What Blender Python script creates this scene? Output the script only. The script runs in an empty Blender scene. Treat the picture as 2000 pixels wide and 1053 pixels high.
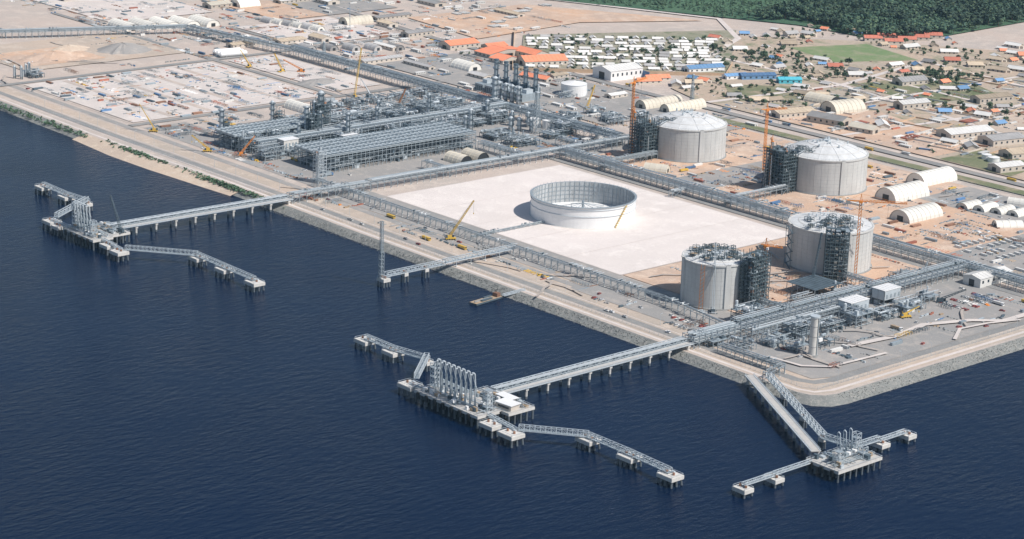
import bpy, math, random
from mathutils import Vector, Matrix
random.seed(11)
R=random.random; U=random.uniform; C=random.choice
sc=bpy.context.scene; COL=bpy.context.collection
GZ=4.0
# ------------------------------------------------------------ materials
def newmat(name):
    m=bpy.data.materials.new(name); m.use_nodes=True
    nt=m.node_tree; return m,nt,nt.nodes['Principled BSDF']
def mat(name,c,rough=.7,metal=0,var=.12,scale=.15,rnd=0.0,stretch=None):
    m,nt,b=newmat(name); N=nt.nodes; L=nt.links
    b.inputs['Roughness'].default_value=rough; b.inputs['Metallic'].default_value=metal
    g=N.new('ShaderNodeNewGeometry'); src=g.outputs['Position']
    if stretch:
        mp=N.new('ShaderNodeMapping'); mp.inputs['Scale'].default_value=stretch; L.new(src,mp.inputs[0]); src=mp.outputs[0]
    n=N.new('ShaderNodeTexNoise'); n.inputs['Scale'].default_value=scale; n.inputs['Detail'].default_value=6; n.inputs['Roughness'].default_value=.65
    L.new(src,n.inputs['Vector'])
    mr=N.new('ShaderNodeMapRange'); mr.inputs[1].default_value=.3; mr.inputs[2].default_value=.7
    mr.inputs[3].default_value=1-var; mr.inputs[4].default_value=1+var; L.new(n.outputs['Fac'],mr.inputs[0])
    val=mr.outputs[0]
    if rnd:
        oi=N.new('ShaderNodeObjectInfo'); r2=N.new('ShaderNodeMapRange'); r2.inputs[3].default_value=1-rnd; r2.inputs[4].default_value=1+rnd
        L.new(oi.outputs['Random'],r2.inputs[0]); mm=N.new('ShaderNodeMath'); mm.operation='MULTIPLY'; L.new(val,mm.inputs[0]); L.new(r2.outputs[0],mm.inputs[1]); val=mm.outputs[0]
    v=N.new('ShaderNodeVectorMath'); v.operation='SCALE'; v.inputs[0].default_value=c; L.new(val,v.inputs['Scale']); L.new(v.outputs[0],b.inputs['Base Color'])
    return m
def gmat(name,c1,c2,c3,s1=.012,s2=.07,s3=.6,rough=.95,patch=.5,contrast=.16):
    m,nt,b=newmat(name); N=nt.nodes; L=nt.links; b.inputs['Roughness'].default_value=rough
    b.inputs['Specular IOR Level'].default_value=.15
    g=N.new('ShaderNodeNewGeometry')
    def noise(s,d=5,r=.6):
        n=N.new('ShaderNodeTexNoise'); n.inputs['Scale'].default_value=s; n.inputs['Detail'].default_value=d; n.inputs['Roughness'].default_value=r
        L.new(g.outputs['Position'],n.inputs['Vector']); return n.outputs['Fac']
    def ramp(f,a,bb):
        r=N.new('ShaderNodeMapRange'); r.inputs[1].default_value=a; r.inputs[2].default_value=bb; L.new(f,r.inputs[0]); return r.outputs[0]
    def mix(f,a,bb):
        x=N.new('ShaderNodeMix'); x.data_type='RGBA'; L.new(f,x.inputs['Factor'])
        for s,i in ((a,6),(bb,7)):
            if isinstance(s,tuple): x.inputs[i].default_value=(*s,1)
            else: L.new(s,x.inputs[i])
        return x.outputs[2]
    c=mix(ramp(noise(s1),.4,.6),c1,c2)
    c=mix(ramp(noise(s2,6,.7),patch,patch+.14),c,c3)
    f=ramp(noise(s3,4,.75),.25,.75)
    mr=N.new('ShaderNodeMapRange'); mr.inputs[3].default_value=1-contrast; mr.inputs[4].default_value=1+contrast; L.new(f,mr.inputs[0])
    v=N.new('ShaderNodeVectorMath'); v.operation='SCALE'; L.new(c,v.inputs[0]); L.new(mr.outputs[0],v.inputs['Scale']); L.new(v.outputs[0],b.inputs['Base Color'])
    return m
M={}
M['conc']=mat('concrete_pale',(.62,.61,.58),.8,0,.12,.3)
M['deck']=mat('deck_concrete',(.47,.46,.44),.85,0,.12,.3)
M['concd']=mat('concrete_grey',(.30,.31,.31),.85,0,.15,.3)
M['tank']=mat('tank_concrete',(.53,.545,.54),.85,0,.12,.12,stretch=(1,1,.35))
M['tankj']=mat('tank_joint_concrete',(.44,.455,.455),.85,0,.12,.12)
M['tankroof']=mat('tank_roof_concrete',(.60,.62,.63),.8,0,.12,.15)
M['white']=mat('white_paint',(.80,.81,.81),.45,0,.05,.2)
M['whitet']=mat('white_fabric',(.74,.73,.68),.6,0,.06,.1,rnd=.12)
M['cream']=mat('cream_fabric',(.62,.58,.49),.7,0,.08,.1,rnd=.1)
M['steel']=mat('galvanised_steel',(.33,.39,.43),.45,.2,.15,.3)
M['steell']=mat('light_steel',(.52,.58,.62),.45,.15,.1,.3)
M['steeld']=mat('dark_steel',(.10,.14,.17),.6,.2,.25,.2)
M['scaf']=mat('scaffold_steel',(.105,.145,.165),.6,.2,.3,.3)
M['pipe']=mat('silver_pipe',(.56,.61,.64),.35,.4,.15,.2)
M['pipeg']=mat('grey_pipe',(.28,.33,.36),.45,.2,.2,.2)
M['rust']=mat('rusty_metal',(.27,.15,.10),.8,0,.25,.3,rnd=.25)
M['yellow']=mat('yellow_paint',(.64,.42,.07),.5,0,.08,.3)
M['orange']=mat('orange_paint',(.74,.27,.05),.5,0,.08,.3)
M['red']=mat('red_roof',(.54,.19,.13),.7,0,.12,.1,rnd=.12)
M['oroof']=mat('orange_roof',(.82,.30,.17),.7,0,.08,.1,rnd=.06)
M['blue']=mat('blue_roof',(.16,.31,.52),.6,0,.1,.1,rnd=.2)
M['turq']=mat('turquoise_roof',(.10,.50,.62),.6,0,.05,.1)
M['groof']=mat('grey_roof',(.37,.37,.37),.7,0,.15,.1,rnd=.4)
M['broof']=mat('tan_roof',(.49,.41,.31),.8,0,.15,.1,rnd=.3)
M['wroof']=mat('white_roof',(.70,.70,.68),.6,0,.08,.1,rnd=.15)
M['wall']=mat('plaster_wall',(.54,.49,.43),.85,0,.08,.2,rnd=.15)
M['bwall']=mat('boundary_wall',(.52,.38,.26),.85,0,.08,.2)
M['dark']=mat('dark_opening',(.025,.03,.035),.5,0,.1,.3)
M['glass']=mat('window_glass',(.03,.045,.06),.15,0,.1,.3)
M['tyre']=mat('tyre_rubber',(.02,.02,.02),.9,0,.1,.3)
M['cred']=mat('container_red',(.40,.15,.10),.6,0,.15,.3,rnd=.3)
M['cblue']=mat('container_blue',(.10,.20,.36),.6,0,.15,.3,rnd=.4)
M['cwhite']=mat('container_white',(.66,.66,.64),.6,0,.1,.3,rnd=.12)
M['wood']=mat('timber',(.38,.29,.20),.85,0,.2,.3)
M['piled']=mat('wet_pile',(.12,.14,.155),.7,0,.25,.4)
M['car']=mat('car_paint',(.50,.51,.52),.3,0,.02,.3,rnd=.6)
M['carr']=mat('car_paint_red',(.35,.07,.05),.3,0,.02,.3,rnd=.3)
M['trunk']=mat('bark',(.12,.085,.06),.9)
M['leaf']=mat('foliage',(.07,.115,.06),.8,0,.4,.25,rnd=.35)
M['leafd']=mat('foliage_dark',(.033,.075,.05),.8,0,.4,.25,rnd=.35)
M['leafh']=mat('foliage_light',(.095,.18,.11),.8,0,.35,.03,rnd=.3)
M['ring']=mat('ring_inner_plate',(.40,.42,.43),.7,0,.25,.25,stretch=(1,1,.2))
# ------------------------------------------------------------ mesh builder
class MB:
    def __init__(s): s.v=[];s.f=[];s.m=[];s.k=[]
    def mi(s,m):
        if m not in s.k: s.k.append(m)
        return s.k.index(m)
    def face(s,pts,m):
        b=len(s.v); s.v+=[tuple(p) for p in pts]; s.f.append(tuple(range(b,b+len(pts)))); s.m.append(s.mi(m))
    def box(s,x,y,z,sx,sy,sz,m,a=0,top=None):
        c,n=math.cos(a),math.sin(a); b=len(s.v); i=s.mi(m)
        for dz in (0,sz):
            for dx,dy in ((-.5,-.5),(.5,-.5),(.5,.5),(-.5,.5)):
                X=dx*sx;Y=dy*sy; s.v.append((x+X*c-Y*n,y+X*n+Y*c,z+dz))
        s.f+=[(b,b+3,b+2,b+1),(b+4,b+5,b+6,b+7),(b,b+1,b+5,b+4),(b+1,b+2,b+6,b+5),(b+2,b+3,b+7,b+6),(b+3,b,b+4,b+7)]
        s.m+=[i]*6
        if top: s.m[-5]=s.mi(top)
    def tube(s,p,q,r,m,n=4,r2=None,cap=True,ph=None):
        p=Vector(p);q=Vector(q); d=q-p
        if d.length<1e-6: return
        d.normalize(); up=Vector((0,0,1)) if abs(d.z)<.95 else Vector((1,0,0))
        a=d.cross(up).normalized(); c=d.cross(a); r2=r if r2 is None else r2
        ph=math.pi/n if ph is None else ph; b=len(s.v); i=s.mi(m)
        for o,rr in ((p,r),(q,r2)):
            for k in range(n):
                t=2*math.pi*k/n+ph; s.v.append(tuple(o+a*(rr*math.cos(t))+c*(rr*math.sin(t))))
        for k in range(n):
            j=(k+1)%n; s.f.append((b+k,b+j,b+n+j,b+n+k)); s.m.append(i)
        if cap:
            s.f.append(tuple(b+k for k in reversed(range(n)))); s.f.append(tuple(b+n+k for k in range(n))); s.m+=[i,i]
    def beam(s,p,q,w,m): s.tube(p,q,w*.7071,m,4,cap=False)
    def cyl(s,x,y,z,r,h,m,n=16,r2=None): s.tube((x,y,z),(x,y,z+h),r,m,n,r2)
    def hvessel(s,x,y,z,L,r,m,a=0,n=10):
        c,t=math.cos(a),math.sin(a); P=lambda u:(x+u*c,y+u*t,z)
        s.tube(P(-L/2),P(L/2),r,m,n,cap=False); s.tube(P(L/2),P(L/2+r*.6),r,m,n,r*.3); s.tube(P(-L/2),P(-L/2-r*.6),r,m,n,r*.3)
        for u in (-L*.3,L*.3): s.box(x+u*c,y+u*t,z-r-1.2,.8,r*1.6,1.6,M['concd'],a)
    def vessel(s,x,y,z,r,h,m,n=12):
        s.cyl(x,y,z,r,h,m,n); s.cyl(x,y,z+h,r,r*.5,m,n,r*.35)
    def arch(s,x,y,z,L,W,H,m,a=0,n=10,end=None,open_=False):
        c,t=math.cos(a),math.sin(a); T=lambda u,v,w:(x+u*c-v*t,y+u*t+v*c,z+w)
        pr=[(-W/2*math.cos(math.pi*k/n),H*math.sin(math.pi*k/n)) for k in range(n+1)]
        nb=max(2,int(L/6))
        for j in range(nb):
            u0=-L/2+L*j/nb;u1=-L/2+L*(j+1)/nb
            for k in range(n):
                (v0,w0),(v1,w1)=pr[k],pr[k+1]
                s.face([T(u0,v0,w0),T(u1,v0,w0),T(u1,v1,w1),T(u0,v1,w1)],m)
                s.beam(T(u0,v0*1.01,w0*1.01),T(u0,v1*1.01,w1*1.01),.35,m)
        for sgn in (-1,1):
            pts=[T(sgn*(L/2-.6),v*.97,w*.97) for v,w in pr]
            s.face(pts,M['dark'] if open_ else (end or m))
            if not open_: s.box(*T(sgn*(L/2-.5),0,0),.5,W*.28,H*.5,M['dark'],a)
    def gable(s,x,y,z,L,W,he,hr,wall,roof,a=0,ov=.6,doors=True):
        c,t=math.cos(a),math.sin(a); T=lambda u,v,w:(x+u*c-v*t,y+u*t+v*c,z+w)
        s.box(x,y,z,L,W,he,wall,a)
        for sg in (-1,1):
            s.face([T(sg*L/2,-W/2,he),T(sg*L/2,W/2,he),T(sg*L/2,0,he+hr)],wall)
            k=hr/(W/2)
            s.face([T(-L/2-ov,sg*(W/2+ov),he-k*ov+.06),T(L/2+ov,sg*(W/2+ov),he-k*ov+.06),T(L/2+ov,0,he+hr+.06),T(-L/2-ov,0,he+hr+.06)],roof)
        s.tube(T(-L/2-ov,0,he+hr+.1),T(L/2+ov,0,he+hr+.1),.22,roof,4)
        if doors:
            for i in range(int(L/5)):
                u=-L/2+(i+.5)*5
                for sg in (-1,1): s.beam(T(u,sg*(W/2+ov),he-hr/(W/2)*ov+.1),T(u,0,he+hr+.1),.25,roof)
            for sg in (-1,1):
                s.box(*T(sg*(L/2),0,0),.3,W*.3,he*.75,M['dark'],a)
                nw=max(1,int(L/7))
                for i in range(nw):
                    u=-L/2+(i+.5)*L/nw; s.box(*T(u,sg*W/2,he*.45),min(2.2,L/nw*.4),.25,he*.3,M['glass'],a)
    def obj(s,name,loc=(0,0,0),rz=0):
        me=bpy.data.meshes.new(name); me.from_pydata(s.v,[],s.f)
        for m in s.k: me.materials.append(m)
        me.polygons.foreach_set('material_index',s.m); me.update()
        o=bpy.data.objects.new(name,me); o.location=loc; o.rotation_euler=(0,0,rz); COL.objects.link(o); return o
def inst(o,name,x,y,z=GZ,rz=0,s=1,parent=None):
    n=bpy.data.objects.new(name,o if isinstance(o,bpy.types.Mesh) else o.data)
    n.location=(x,y,z); n.rotation_euler=(0,0,rz); n.scale=(s,s,s) if not isinstance(s,tuple) else s
    COL.objects.link(n)
    if parent: n.parent=parent
    return n
def proto(mb,name):
    o=mb.obj(name); me=o.data; bpy.data.objects.remove(o); return me
# ------------------------------------------------------------ water, land
def water():
    m,nt,b=newmat('sea_water'); N=nt.nodes;L=nt.links
    b.inputs['Roughness'].default_value=.1; b.inputs['IOR'].default_value=1.33; b.inputs['Specular IOR Level'].default_value=.26
    g=N.new('ShaderNodeNewGeometry')
    n=N.new('ShaderNodeTexNoise'); n.inputs['Scale'].default_value=.004; n.inputs['Detail'].default_value=4; L.new(g.outputs['Position'],n.inputs[0])
    mx=N.new('ShaderNodeMix'); mx.data_type='RGBA'; mx.inputs[6].default_value=(.0004,.0055,.024,1); mx.inputs[7].default_value=(.0012,.0105,.038,1)
    L.new(n.outputs['Fac'],mx.inputs['Factor']); L.new(mx.outputs[2],b.inputs['Base Color'])
    b.inputs['Specular Tint'].default_value=(.45,.72,1,1)
    mp=N.new('ShaderNodeMapping'); mp.inputs['Scale'].default_value=(1,.4,1); mp.inputs['Rotation'].default_value=(0,0,.5); L.new(g.outputs['Position'],mp.inputs[0])
    w=N.new('ShaderNodeTexNoise'); w.inputs['Scale'].default_value=.2; w.inputs['Detail'].default_value=5; w.inputs['Roughness'].default_value=.62; L.new(mp.outputs[0],w.inputs[0])
    w2=N.new('ShaderNodeTexNoise'); w2.inputs['Scale'].default_value=.011; w2.inputs['Detail'].default_value=4; L.new(g.outputs['Position'],w2.inputs[0])
    mr=N.new('ShaderNodeMapRange'); mr.inputs[1].default_value=.35; mr.inputs[2].default_value=.65; mr.inputs[3].default_value=.4; mr.inputs[4].default_value=.75; L.new(w2.outputs['Fac'],mr.inputs[0])
    bp=N.new('ShaderNodeBump'); bp.inputs['Distance'].default_value=1.5; L.new(mr.outputs[0],bp.inputs['Strength']); L.new(w.outputs['Fac'],bp.inputs['Height']); L.new(bp.outputs[0],b.inputs['Normal'])
    mb=MB(); mb.face([(-9000,-6000,0),(7000,-6000,0),(7000,9000,0),(-9000,9000,0)],m); mb.obj('water')
water()
crest=[(-9000,300),(-3000,90),(-1700,30),(-1300,14),(-1059,9),(-866,3),(-720,2),(-650,6),(-560,5),(-400,2),(0,0),(104,0),(114,3),(121,10),(124,20),(124,300),(128,700),(170,1000),(500,1500),(7000,4000)]
toe=[(-9000,280),(-3000,70),(-1700,12),(-1300,-5),(-1059,-9),(-866,-13),(-720,-14),(-650,-9),(-560,-10),(-400,-12),(0,-14),(108,-14),(126,-8),(136,3),(139,18),(139,300),(143,700),(186,990),(512,1485),(7000,3980)]
G_tan=gmat('sandy_ground',(.51,.42,.345),(.44,.385,.33),(.55,.475,.405))
G_pink=gmat('compacted_ground',(.51,.435,.385),(.45,.405,.37),(.56,.49,.435),.01,.05,.5)
mb=MB(); mb.face([(x,y,GZ) for x,y in crest]+[(7000,9000,GZ),(-9000,9000,GZ)],G_pink); mb.obj('ground')
rock=gmat('revetment_rock',(.24,.25,.24),(.20,.21,.205),(.31,.305,.285),.03,.3,1.2,contrast=.3)
mb=MB()
for i in range(len(crest)-1):
    a,b=crest[i],crest[i+1];c,d=toe[i],toe[i+1]
    mb.face([(c[0],c[1],-1.2),(d[0],d[1],-1.2),(b[0],b[1],GZ),(a[0],a[1],GZ)],rock)
mb.obj('rock_revetment')
mb=MB()
for i in range(3600):
    t=R()
    if R()<.78: x=U(-560,108); y=-14+t*13
    else: x=139-t*14; y=U(20,300)
    z=-1.25+t*4.9; s=U(.35,.8); mb.tube((x-s*.5,y,z+.1),(x+s*.5,y+U(-.4,.4),z+.25),s*.5,rock,5,s*.35)
mb.obj('revetment_boulders')
lay=[0]
def sheet(name,poly,m,k=None):
    lay[0]+=1; z=GZ+.02*lay[0] if k is None else GZ+k
    mb=MB(); mb.face([(x,y,z) for x,y in poly],m); return mb.obj(name)
def rect(name,x0,y0,x1,y1,m,k=None): return sheet(name,[(x0,y0),(x1,y0),(x1,y1),(x0,y1)],m,k)
def strip(name,path,w,m,k=None):
    mb=MB(); lay[0]+=1; z=GZ+.02*lay[0] if k is None else GZ+k; L=[];Rr=[]
    for i,p in enumerate(path):
        a=Vector(path[max(0,i-1)]);b=Vector(path[min(len(path)-1,i+1)]); d=(b-a).normalized(); n=Vector((-d.y,d.x))*w/2
        L.append((p[0]+n.x,p[1]+n.y,z));Rr.append((p[0]-n.x,p[1]-n.y,z))
    for i in range(len(path)-1): mb.face([Rr[i],Rr[i+1],L[i+1],L[i]],m)
    return mb.obj(name)
G_road=gmat('road_asphalt',(.28,.28,.275),(.245,.25,.25),(.32,.31,.295),.02,.1,.8)
G_pale=gmat('pale_concrete_paving',(.63,.57,.54),(.57,.53,.50),(.67,.62,.58),.02,.06,.5,contrast=.06)
G_pad=gmat('tank_pad_screed',(.72,.665,.635),(.67,.62,.59),(.76,.71,.675),.013,.05,.4,contrast=.06)
G_grey=gmat('gravel_yard',(.33,.32,.31),(.29,.29,.285),(.40,.375,.35),.02,.08,.9)
G_oran=gmat('laterite_ground',(.60,.41,.29),(.50,.385,.31),(.63,.50,.40),.012,.05,.5)
G_grass=gmat('grass',(.15,.18,.10),(.20,.21,.13),(.34,.29,.21),.01,.04,.4,patch=.5,contrast=.3)
G_dgreen=gmat('scrub_undergrowth',(.05,.11,.07),(.08,.15,.09),(.13,.19,.12),.006,.03,.2,patch=.58,contrast=.3)
G_sand=gmat('beach_sand',(.58,.47,.37),(.52,.43,.35),(.62,.53,.43))
G_town=gmat('town_ground',(.42,.365,.30),(.47,.38,.30),(.24,.25,.165),.01,.035,.3,patch=.52,contrast=.22)
rect('sand_verge',-3000,32,-560,48,G_tan); 
sheet('sand_verge',[(-570,6),(104,2),(116,8),(121,22),(121,700),(60,700),(60,400),(70,60),(-570,60)],G_tan)
strip('promenade_path',[(-1700,36),(-1300,20),(-1059,14),(-866,8),(-720,8),(-640,11),(-560,10),(-400,6),(0,5),(100,5),(112,10),(117,24),(117,700)],3.2,G_pale)
strip('shore_road',[(-1700,52),(-1300,34),(-1059,28),(-866,24),(-560,24),(-400,21),(0,20),(86,20),(98,26),(102,40),(102,700)],8,G_road)
strip('kerb_line',[(-1059,20),(-866,17),(-560,18),(-400,15),(0,14)],1.2,G_pale)
strip('kerb_line',[(-1059,35),(-866,31),(-560,31),(-400,28),(0,27)],1.0,G_pale)
strip('service_road',[(-1500,62),(-560,52),(-100,48)],8,G_grey)
mb=MB()
bp=[(-870,3),(-790,2),(-720,1),(-650,5),(-590,4)]; bq=[(-870,-14),(-790,-20),(-720,-19),(-650,-15),(-590,-11)]
for i in range(4):
    a,b=bp[i],bp[i+1];c,d=bq[i],bq[i+1]; mb.face([(c[0],c[1],-.3),(d[0],d[1],-.3),(b[0],b[1],GZ+.02),(a[0],a[1],GZ+.02)],G_sand)
mb.obj('sandy_beach')
rect('plant_paving',-1130,66,-560,330,G_pink); rect('gravel_yard',-860,66,-560,118,G_grey); rect('gravel_yard',-790,300,-560,420,G_grey)
rect('gravel_yard',-780,66,-535,330,G_grey)
rect('gravel_yard',-530,56,-178,100,G_grey); rect('gravel_yard',-178,40,-20,100,G_grey)
sheet('gravel_yard',[(-30,30),(92,30),(98,45),(98,340),(-30,340)],G_grey)
rect('tank_pad',-494,101,-180,322,G_pad)
for a in ((-494,101,-180,101),(-494,322,-180,322),(-494,101,-494,322),(-180,101,-180,322)): strip('pad_kerb',[(a[0],a[1]),(a[2],a[3])],1.5,G_pale)
for i in range(4): strip('pad_joint',[(-494+(i+1)*62,102),(-494+(i+1)*62,321)],.4,G_pale)
rect('dirt_ground',-178,102,-22,335,G_oran)
rect('perimeter_road',-560,330,60,340,G_road); rect('perimeter_road',-560,352,60,362,G_road)
rect('laterite_yard',-505,366,-30,600,G_oran)
rect('gravel_yard',-540,366,-505,620,G_grey); rect('gravel_yard',-390,370,-340,600,G_grey)
rect('gravel_yard',-60,366,95,620,G_grey); rect('gravel_yard',-200,520,60,600,G_grey)
rect('cross_road',-556,60,-546,640,G_road); rect('cross_road',-880,60,-870,640,G_road); rect('cross_road',-1130,40,-1120,640,G_road)
rect('plant_road',-1500,330,-880,338,G_road); rect('plant_road',-1300,470,-560,478,G_road)
rect('paved_yard',-1115,70,-885,322,G_pale); rect('paved_yard',-1110,345,-900,415,G_pale); rect('laterite_yard',-1340,110,-1180,330,G_tan)
for y in (120,170,220,270): strip('yard_lane',[(-1110,y),(-890,y)],7,G_pink)
rect('paved_yard',-1290,480,-1140,630,G_pale); rect('paved_yard',-1700,360,-1400,520,G_pale)
rect('sand_patch',-1290,120,-1200,230,G_oran)
rect('gravel_yard',-1000,485,-600,630,G_grey)
rect('gravel_yard',-1600,640,-1300,760,G_grey); rect('laterite_yard',-1500,560,-1300,640,G_oran)
strip('grass_verge',[(-640,612),(-160,624),(100,640)],16,G_grass)
strip('perimeter_road',[(-1500,700),(-1100,655),(-700,645),(-170,650),(150,655)],11,G_road)
strip('kerb_line',[(-1500,709),(-1100,664),(-700,654),(-170,659),(150,664)],1.5,G_pale)
sheet('town_ground',[(-700,690),(-640,668),(100,668),(120,900),(0,1300),(-480,1350),(-760,1150),(-900,1010),(-800,850)],G_town)
sheet('laterite_clearing',[(-1230,720),(-1060,700),(-1080,900),(-1000,1060),(-1230,930)],G_oran)
sheet('laterite_clearing',[(-560,670),(-300,668),(-300,760),(-480,800)],G_oran)
sheet('laterite_clearing',[(-420,840),(-250,830),(-240,1000),(-380,1050)],G_tan)
sheet('village_ground',[(-1050,770),(-880,612),(-724,815),(-925,1045)],gmat('village_grass',(.27,.27,.20),(.34,.31,.25),(.17,.20,.125),.01,.05,.3,contrast=.25))
sheet('grass_field',[(-800,1010),(-700,985),(-650,1090),(-760,1120)],gmat('sports_grass',(.17,.25,.12),(.21,.27,.14),(.28,.29,.19),.01,.04,.3))
sheet('grass_field',[(-610,700),(-560,760),(-620,830),(-680,760)],G_grass)
sheet('grass_field',[(-600,890),(-470,880),(-460,1000),(-560,1050)],G_grass); sheet('grass_field',[(-290,670),(-200,670),(-210,740),(-290,740)],G_grass)
strip('town_street',[(-740,668),(-800,850),(-880,1000),(-1000,1090),(-1260,985),(-1700,900)],9,G_pale)
strip('town_street',[(-800,880),(-600,880),(-300,820),(0,840)],8,G_pale)
strip('town_street',[(-620,668),(-600,880),(-640,1090)],8,G_pale)
strip('town_street',[(-420,668),(-400,860),(-420,1200)],7,G_pale)
strip('town_street',[(-640,1090),(-420,1060),(0,1080)],8,G_pale)
strip('town_street',[(-700,960),(-420,940),(-100,960)],6,G_pale); strip('town_street',[(-520,680),(-510,1200)],6,G_pale)
sheet('forest_floor',[(-1900,780),(-1240,990),(-905,1150),(-780,1160),(-740,1220),(-760,1600),(-500,2500),(-1500,4000),(-5000,3000)],G_dgreen)
strip('access_road',[(60,110),(66,160),(60,200),(75,240),(92,262),(92,340)],6,G_pale)
strip('access_road',[(98,190),(84,215),(88,245),(98,275)],3,G_pale)
strip('access_road',[(88,120),(84,60),(70,44),(40,40)],3,G_pale)
# tyre tracks across the earth yards
G_trk=gmat('vehicle_track',(.42,.375,.34),(.39,.36,.33),(.46,.41,.37),.03,.2,.8)
for _ in range(46):
    x,y=C([(U(-480,-60),U(375,590)),(U(-170,-40),U(110,320)),(U(-540,-100),U(34,60)),(U(-1300,-1140),U(70,320)),(U(-580,-150),U(680,900)),(U(0,90),U(40,300))]); a=U(0,6.28); P=[(x,y)]
    for k in range(4):
        a+=U(-.5,.5); P.append((P[-1][0]+math.cos(a)*U(8,16),P[-1][1]+math.sin(a)*U(8,16)))
    if all(py<336 and px<96 or py>364 for px,py in P) and not any(-496<px<-176 and 98<py<325 for px,py in P): strip('vehicle_track',P,2.2,G_trk)
# ------------------------------------------------------------ piers
S=M['steell']
def dolphin(x,y,s=14,name='mooring_dolphin',z=4.2,n=3):
    mb=MB(); mb.box(0,0,z,s,s*.8,2.6,M['conc']); mb.box(0,0,z+2.6,s*.94,s*.74,.15,M['conc'])
    for i in range(n):
        for j in range(n):
            px=(i/(n-1)-.5)*s*.8;py=(j/(n-1)-.5)*s*.62; mb.tube((px,py,z),(px*1.15,py*1.15,-4),.75,M['piled'],8,cap=False)
    t=z+2.75; mb.cyl(-s*.22,0,t,.9,1.6,M['rust'],8); mb.cyl(s*.22,0,t,.9,1.6,M['rust'],8)
    mb.box(0,s*.2,t,2.4,1.4,1.4,S)
    for sx in(-1,1):
        for sy in (-1,1): mb.beam((sx*s*.46,sy*s*.36,t),(sx*s*.46,sy*s*.36,t+1.2),.2,S)
    for sx in (-1,1): mb.beam((sx*s*.46,-s*.36,t+1.2),(sx*s*.46,s*.36,t+1.2),.16,S)
    for sy in (-1,1): mb.beam((-s*.46,sy*s*.36,t+1.2),(s*.46,sy*s*.36,t+1.2),.16,S)
    mb.obj(name,(x,y,0))
def catwalk(p,q,z=7.6,h=3.2,w=3,name='truss_catwalk',z2=None):
    mb=MB(); z2=z if z2 is None else z2; p=Vector((p[0],p[1],z));q=Vector((q[0],q[1],z2)); d=(q-p); Ln=d.length; d.normalize()
    n=Vector((-d.y,d.x,0)).normalized()*w/2; k=max(2,int(Ln/3.6)); up=Vector((0,0,h)); m=S
    mb.face([p-n,q-n,q+n,p+n],M['steel'])
    for s in (-1,1):
        mb.beam(p+n*s,q+n*s,.5,m); mb.beam(p+n*s+up,q+n*s+up,.42,m)
        for i in range(k+1):
            a=p+d*(Ln*i/k)+n*s; mb.beam(a,a+up,.28,m)
            if i<k:
                b=p+d*(Ln*(i+1)/k)+n*s
                mb.beam(a if i%2 else a+up,b+up if i%2 else b,.26,m)
    for i in range(k+1):
        a=p+d*(Ln*i/k); mb.beam(a-n+up,a+n+up,.25,m)
    mb.obj(name)
def trestle(p,q,z=9,road=6,rack=6,name='jetty_trestle',step=21):
    mb=MB(); p=Vector((p[0],p[1],0));q=Vector((q[0],q[1],0)); d=q-p;Ln=d.length;d.normalize(); n=Vector((-d.y,d.x,0)); a=math.atan2(d.y,d.x)
    def P(u,v,w): return p+d*u+n*v+Vector((0,0,w))
    c=P(Ln/2,-road/2,0); mb.box(c.x,c.y,z-.7,Ln,road,.7,M['conc'],a,top=M['deck'])
    for v in (-road+.2,-.2):
        mb.beam(P(0,v,z+1.1),P(Ln,v,z+1.1),.22,S); mb.beam(P(0,v,z-.3),P(Ln,v,z-.3),.7,S)
        for i in range(int(Ln/3)): mb.beam(P(i*3,v,z),P(i*3,v,z+1.1),.15,S)
    W=rack
    if W>2:
        for w in (z-1,z+2.6):
            for v in (.5,W): mb.beam(P(0,v,w),P(Ln,v,w),.45,S)
        k=int(Ln/5)
        for i in range(k+1):
            u=Ln*i/k
            for v in (.5,W): mb.beam(P(u,v,z-1),P(u,v,z+2.6),.3,S)
            for w in (z-.8,z+1.2): mb.beam(P(u,.5,w),P(u,W,w),.3,M['steel'])
            if i<k:
                for v in (.5,W): mb.beam(P(u,v,z-1 if i%2 else z+2.6),P(Ln*(i+1)/k,v,z+2.6 if i%2 else z-1),.28,S)
        for j,(v,w,r) in enumerate(((1.4,z,.5),(2.8,z,.6),(4.2,z,.45),(1.6,z+1.9,.5),(3.2,z+1.9,.65),(4.9,z+1.9,.4),(5.3,z,.3))):
            mb.tube(P(0,v,w),P(Ln,v,w),r,M['pipe'] if j%3 else M['pipeg'],6,cap=False)
    b=int(Ln/step)
    for i in range(b+1):
        u=min(Ln-3,4+i*(Ln-8)/b); c=P(u,(W-road)/2,0)
        mb.box(c.x,c.y,z-2.6,2.6,road+W-1,1.6,M['conc'],a)
        for v in (-road+1.8,W-1.8):
            t=P(u,v,z-2.6); mb.tube(t,(t.x,t.y,2),1.05,M['conc'],8,cap=False); mb.tube((t.x,t.y,2),(t.x,t.y,-4),1.0,M['piled'],8,cap=False)
    mb.obj(name)
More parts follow.
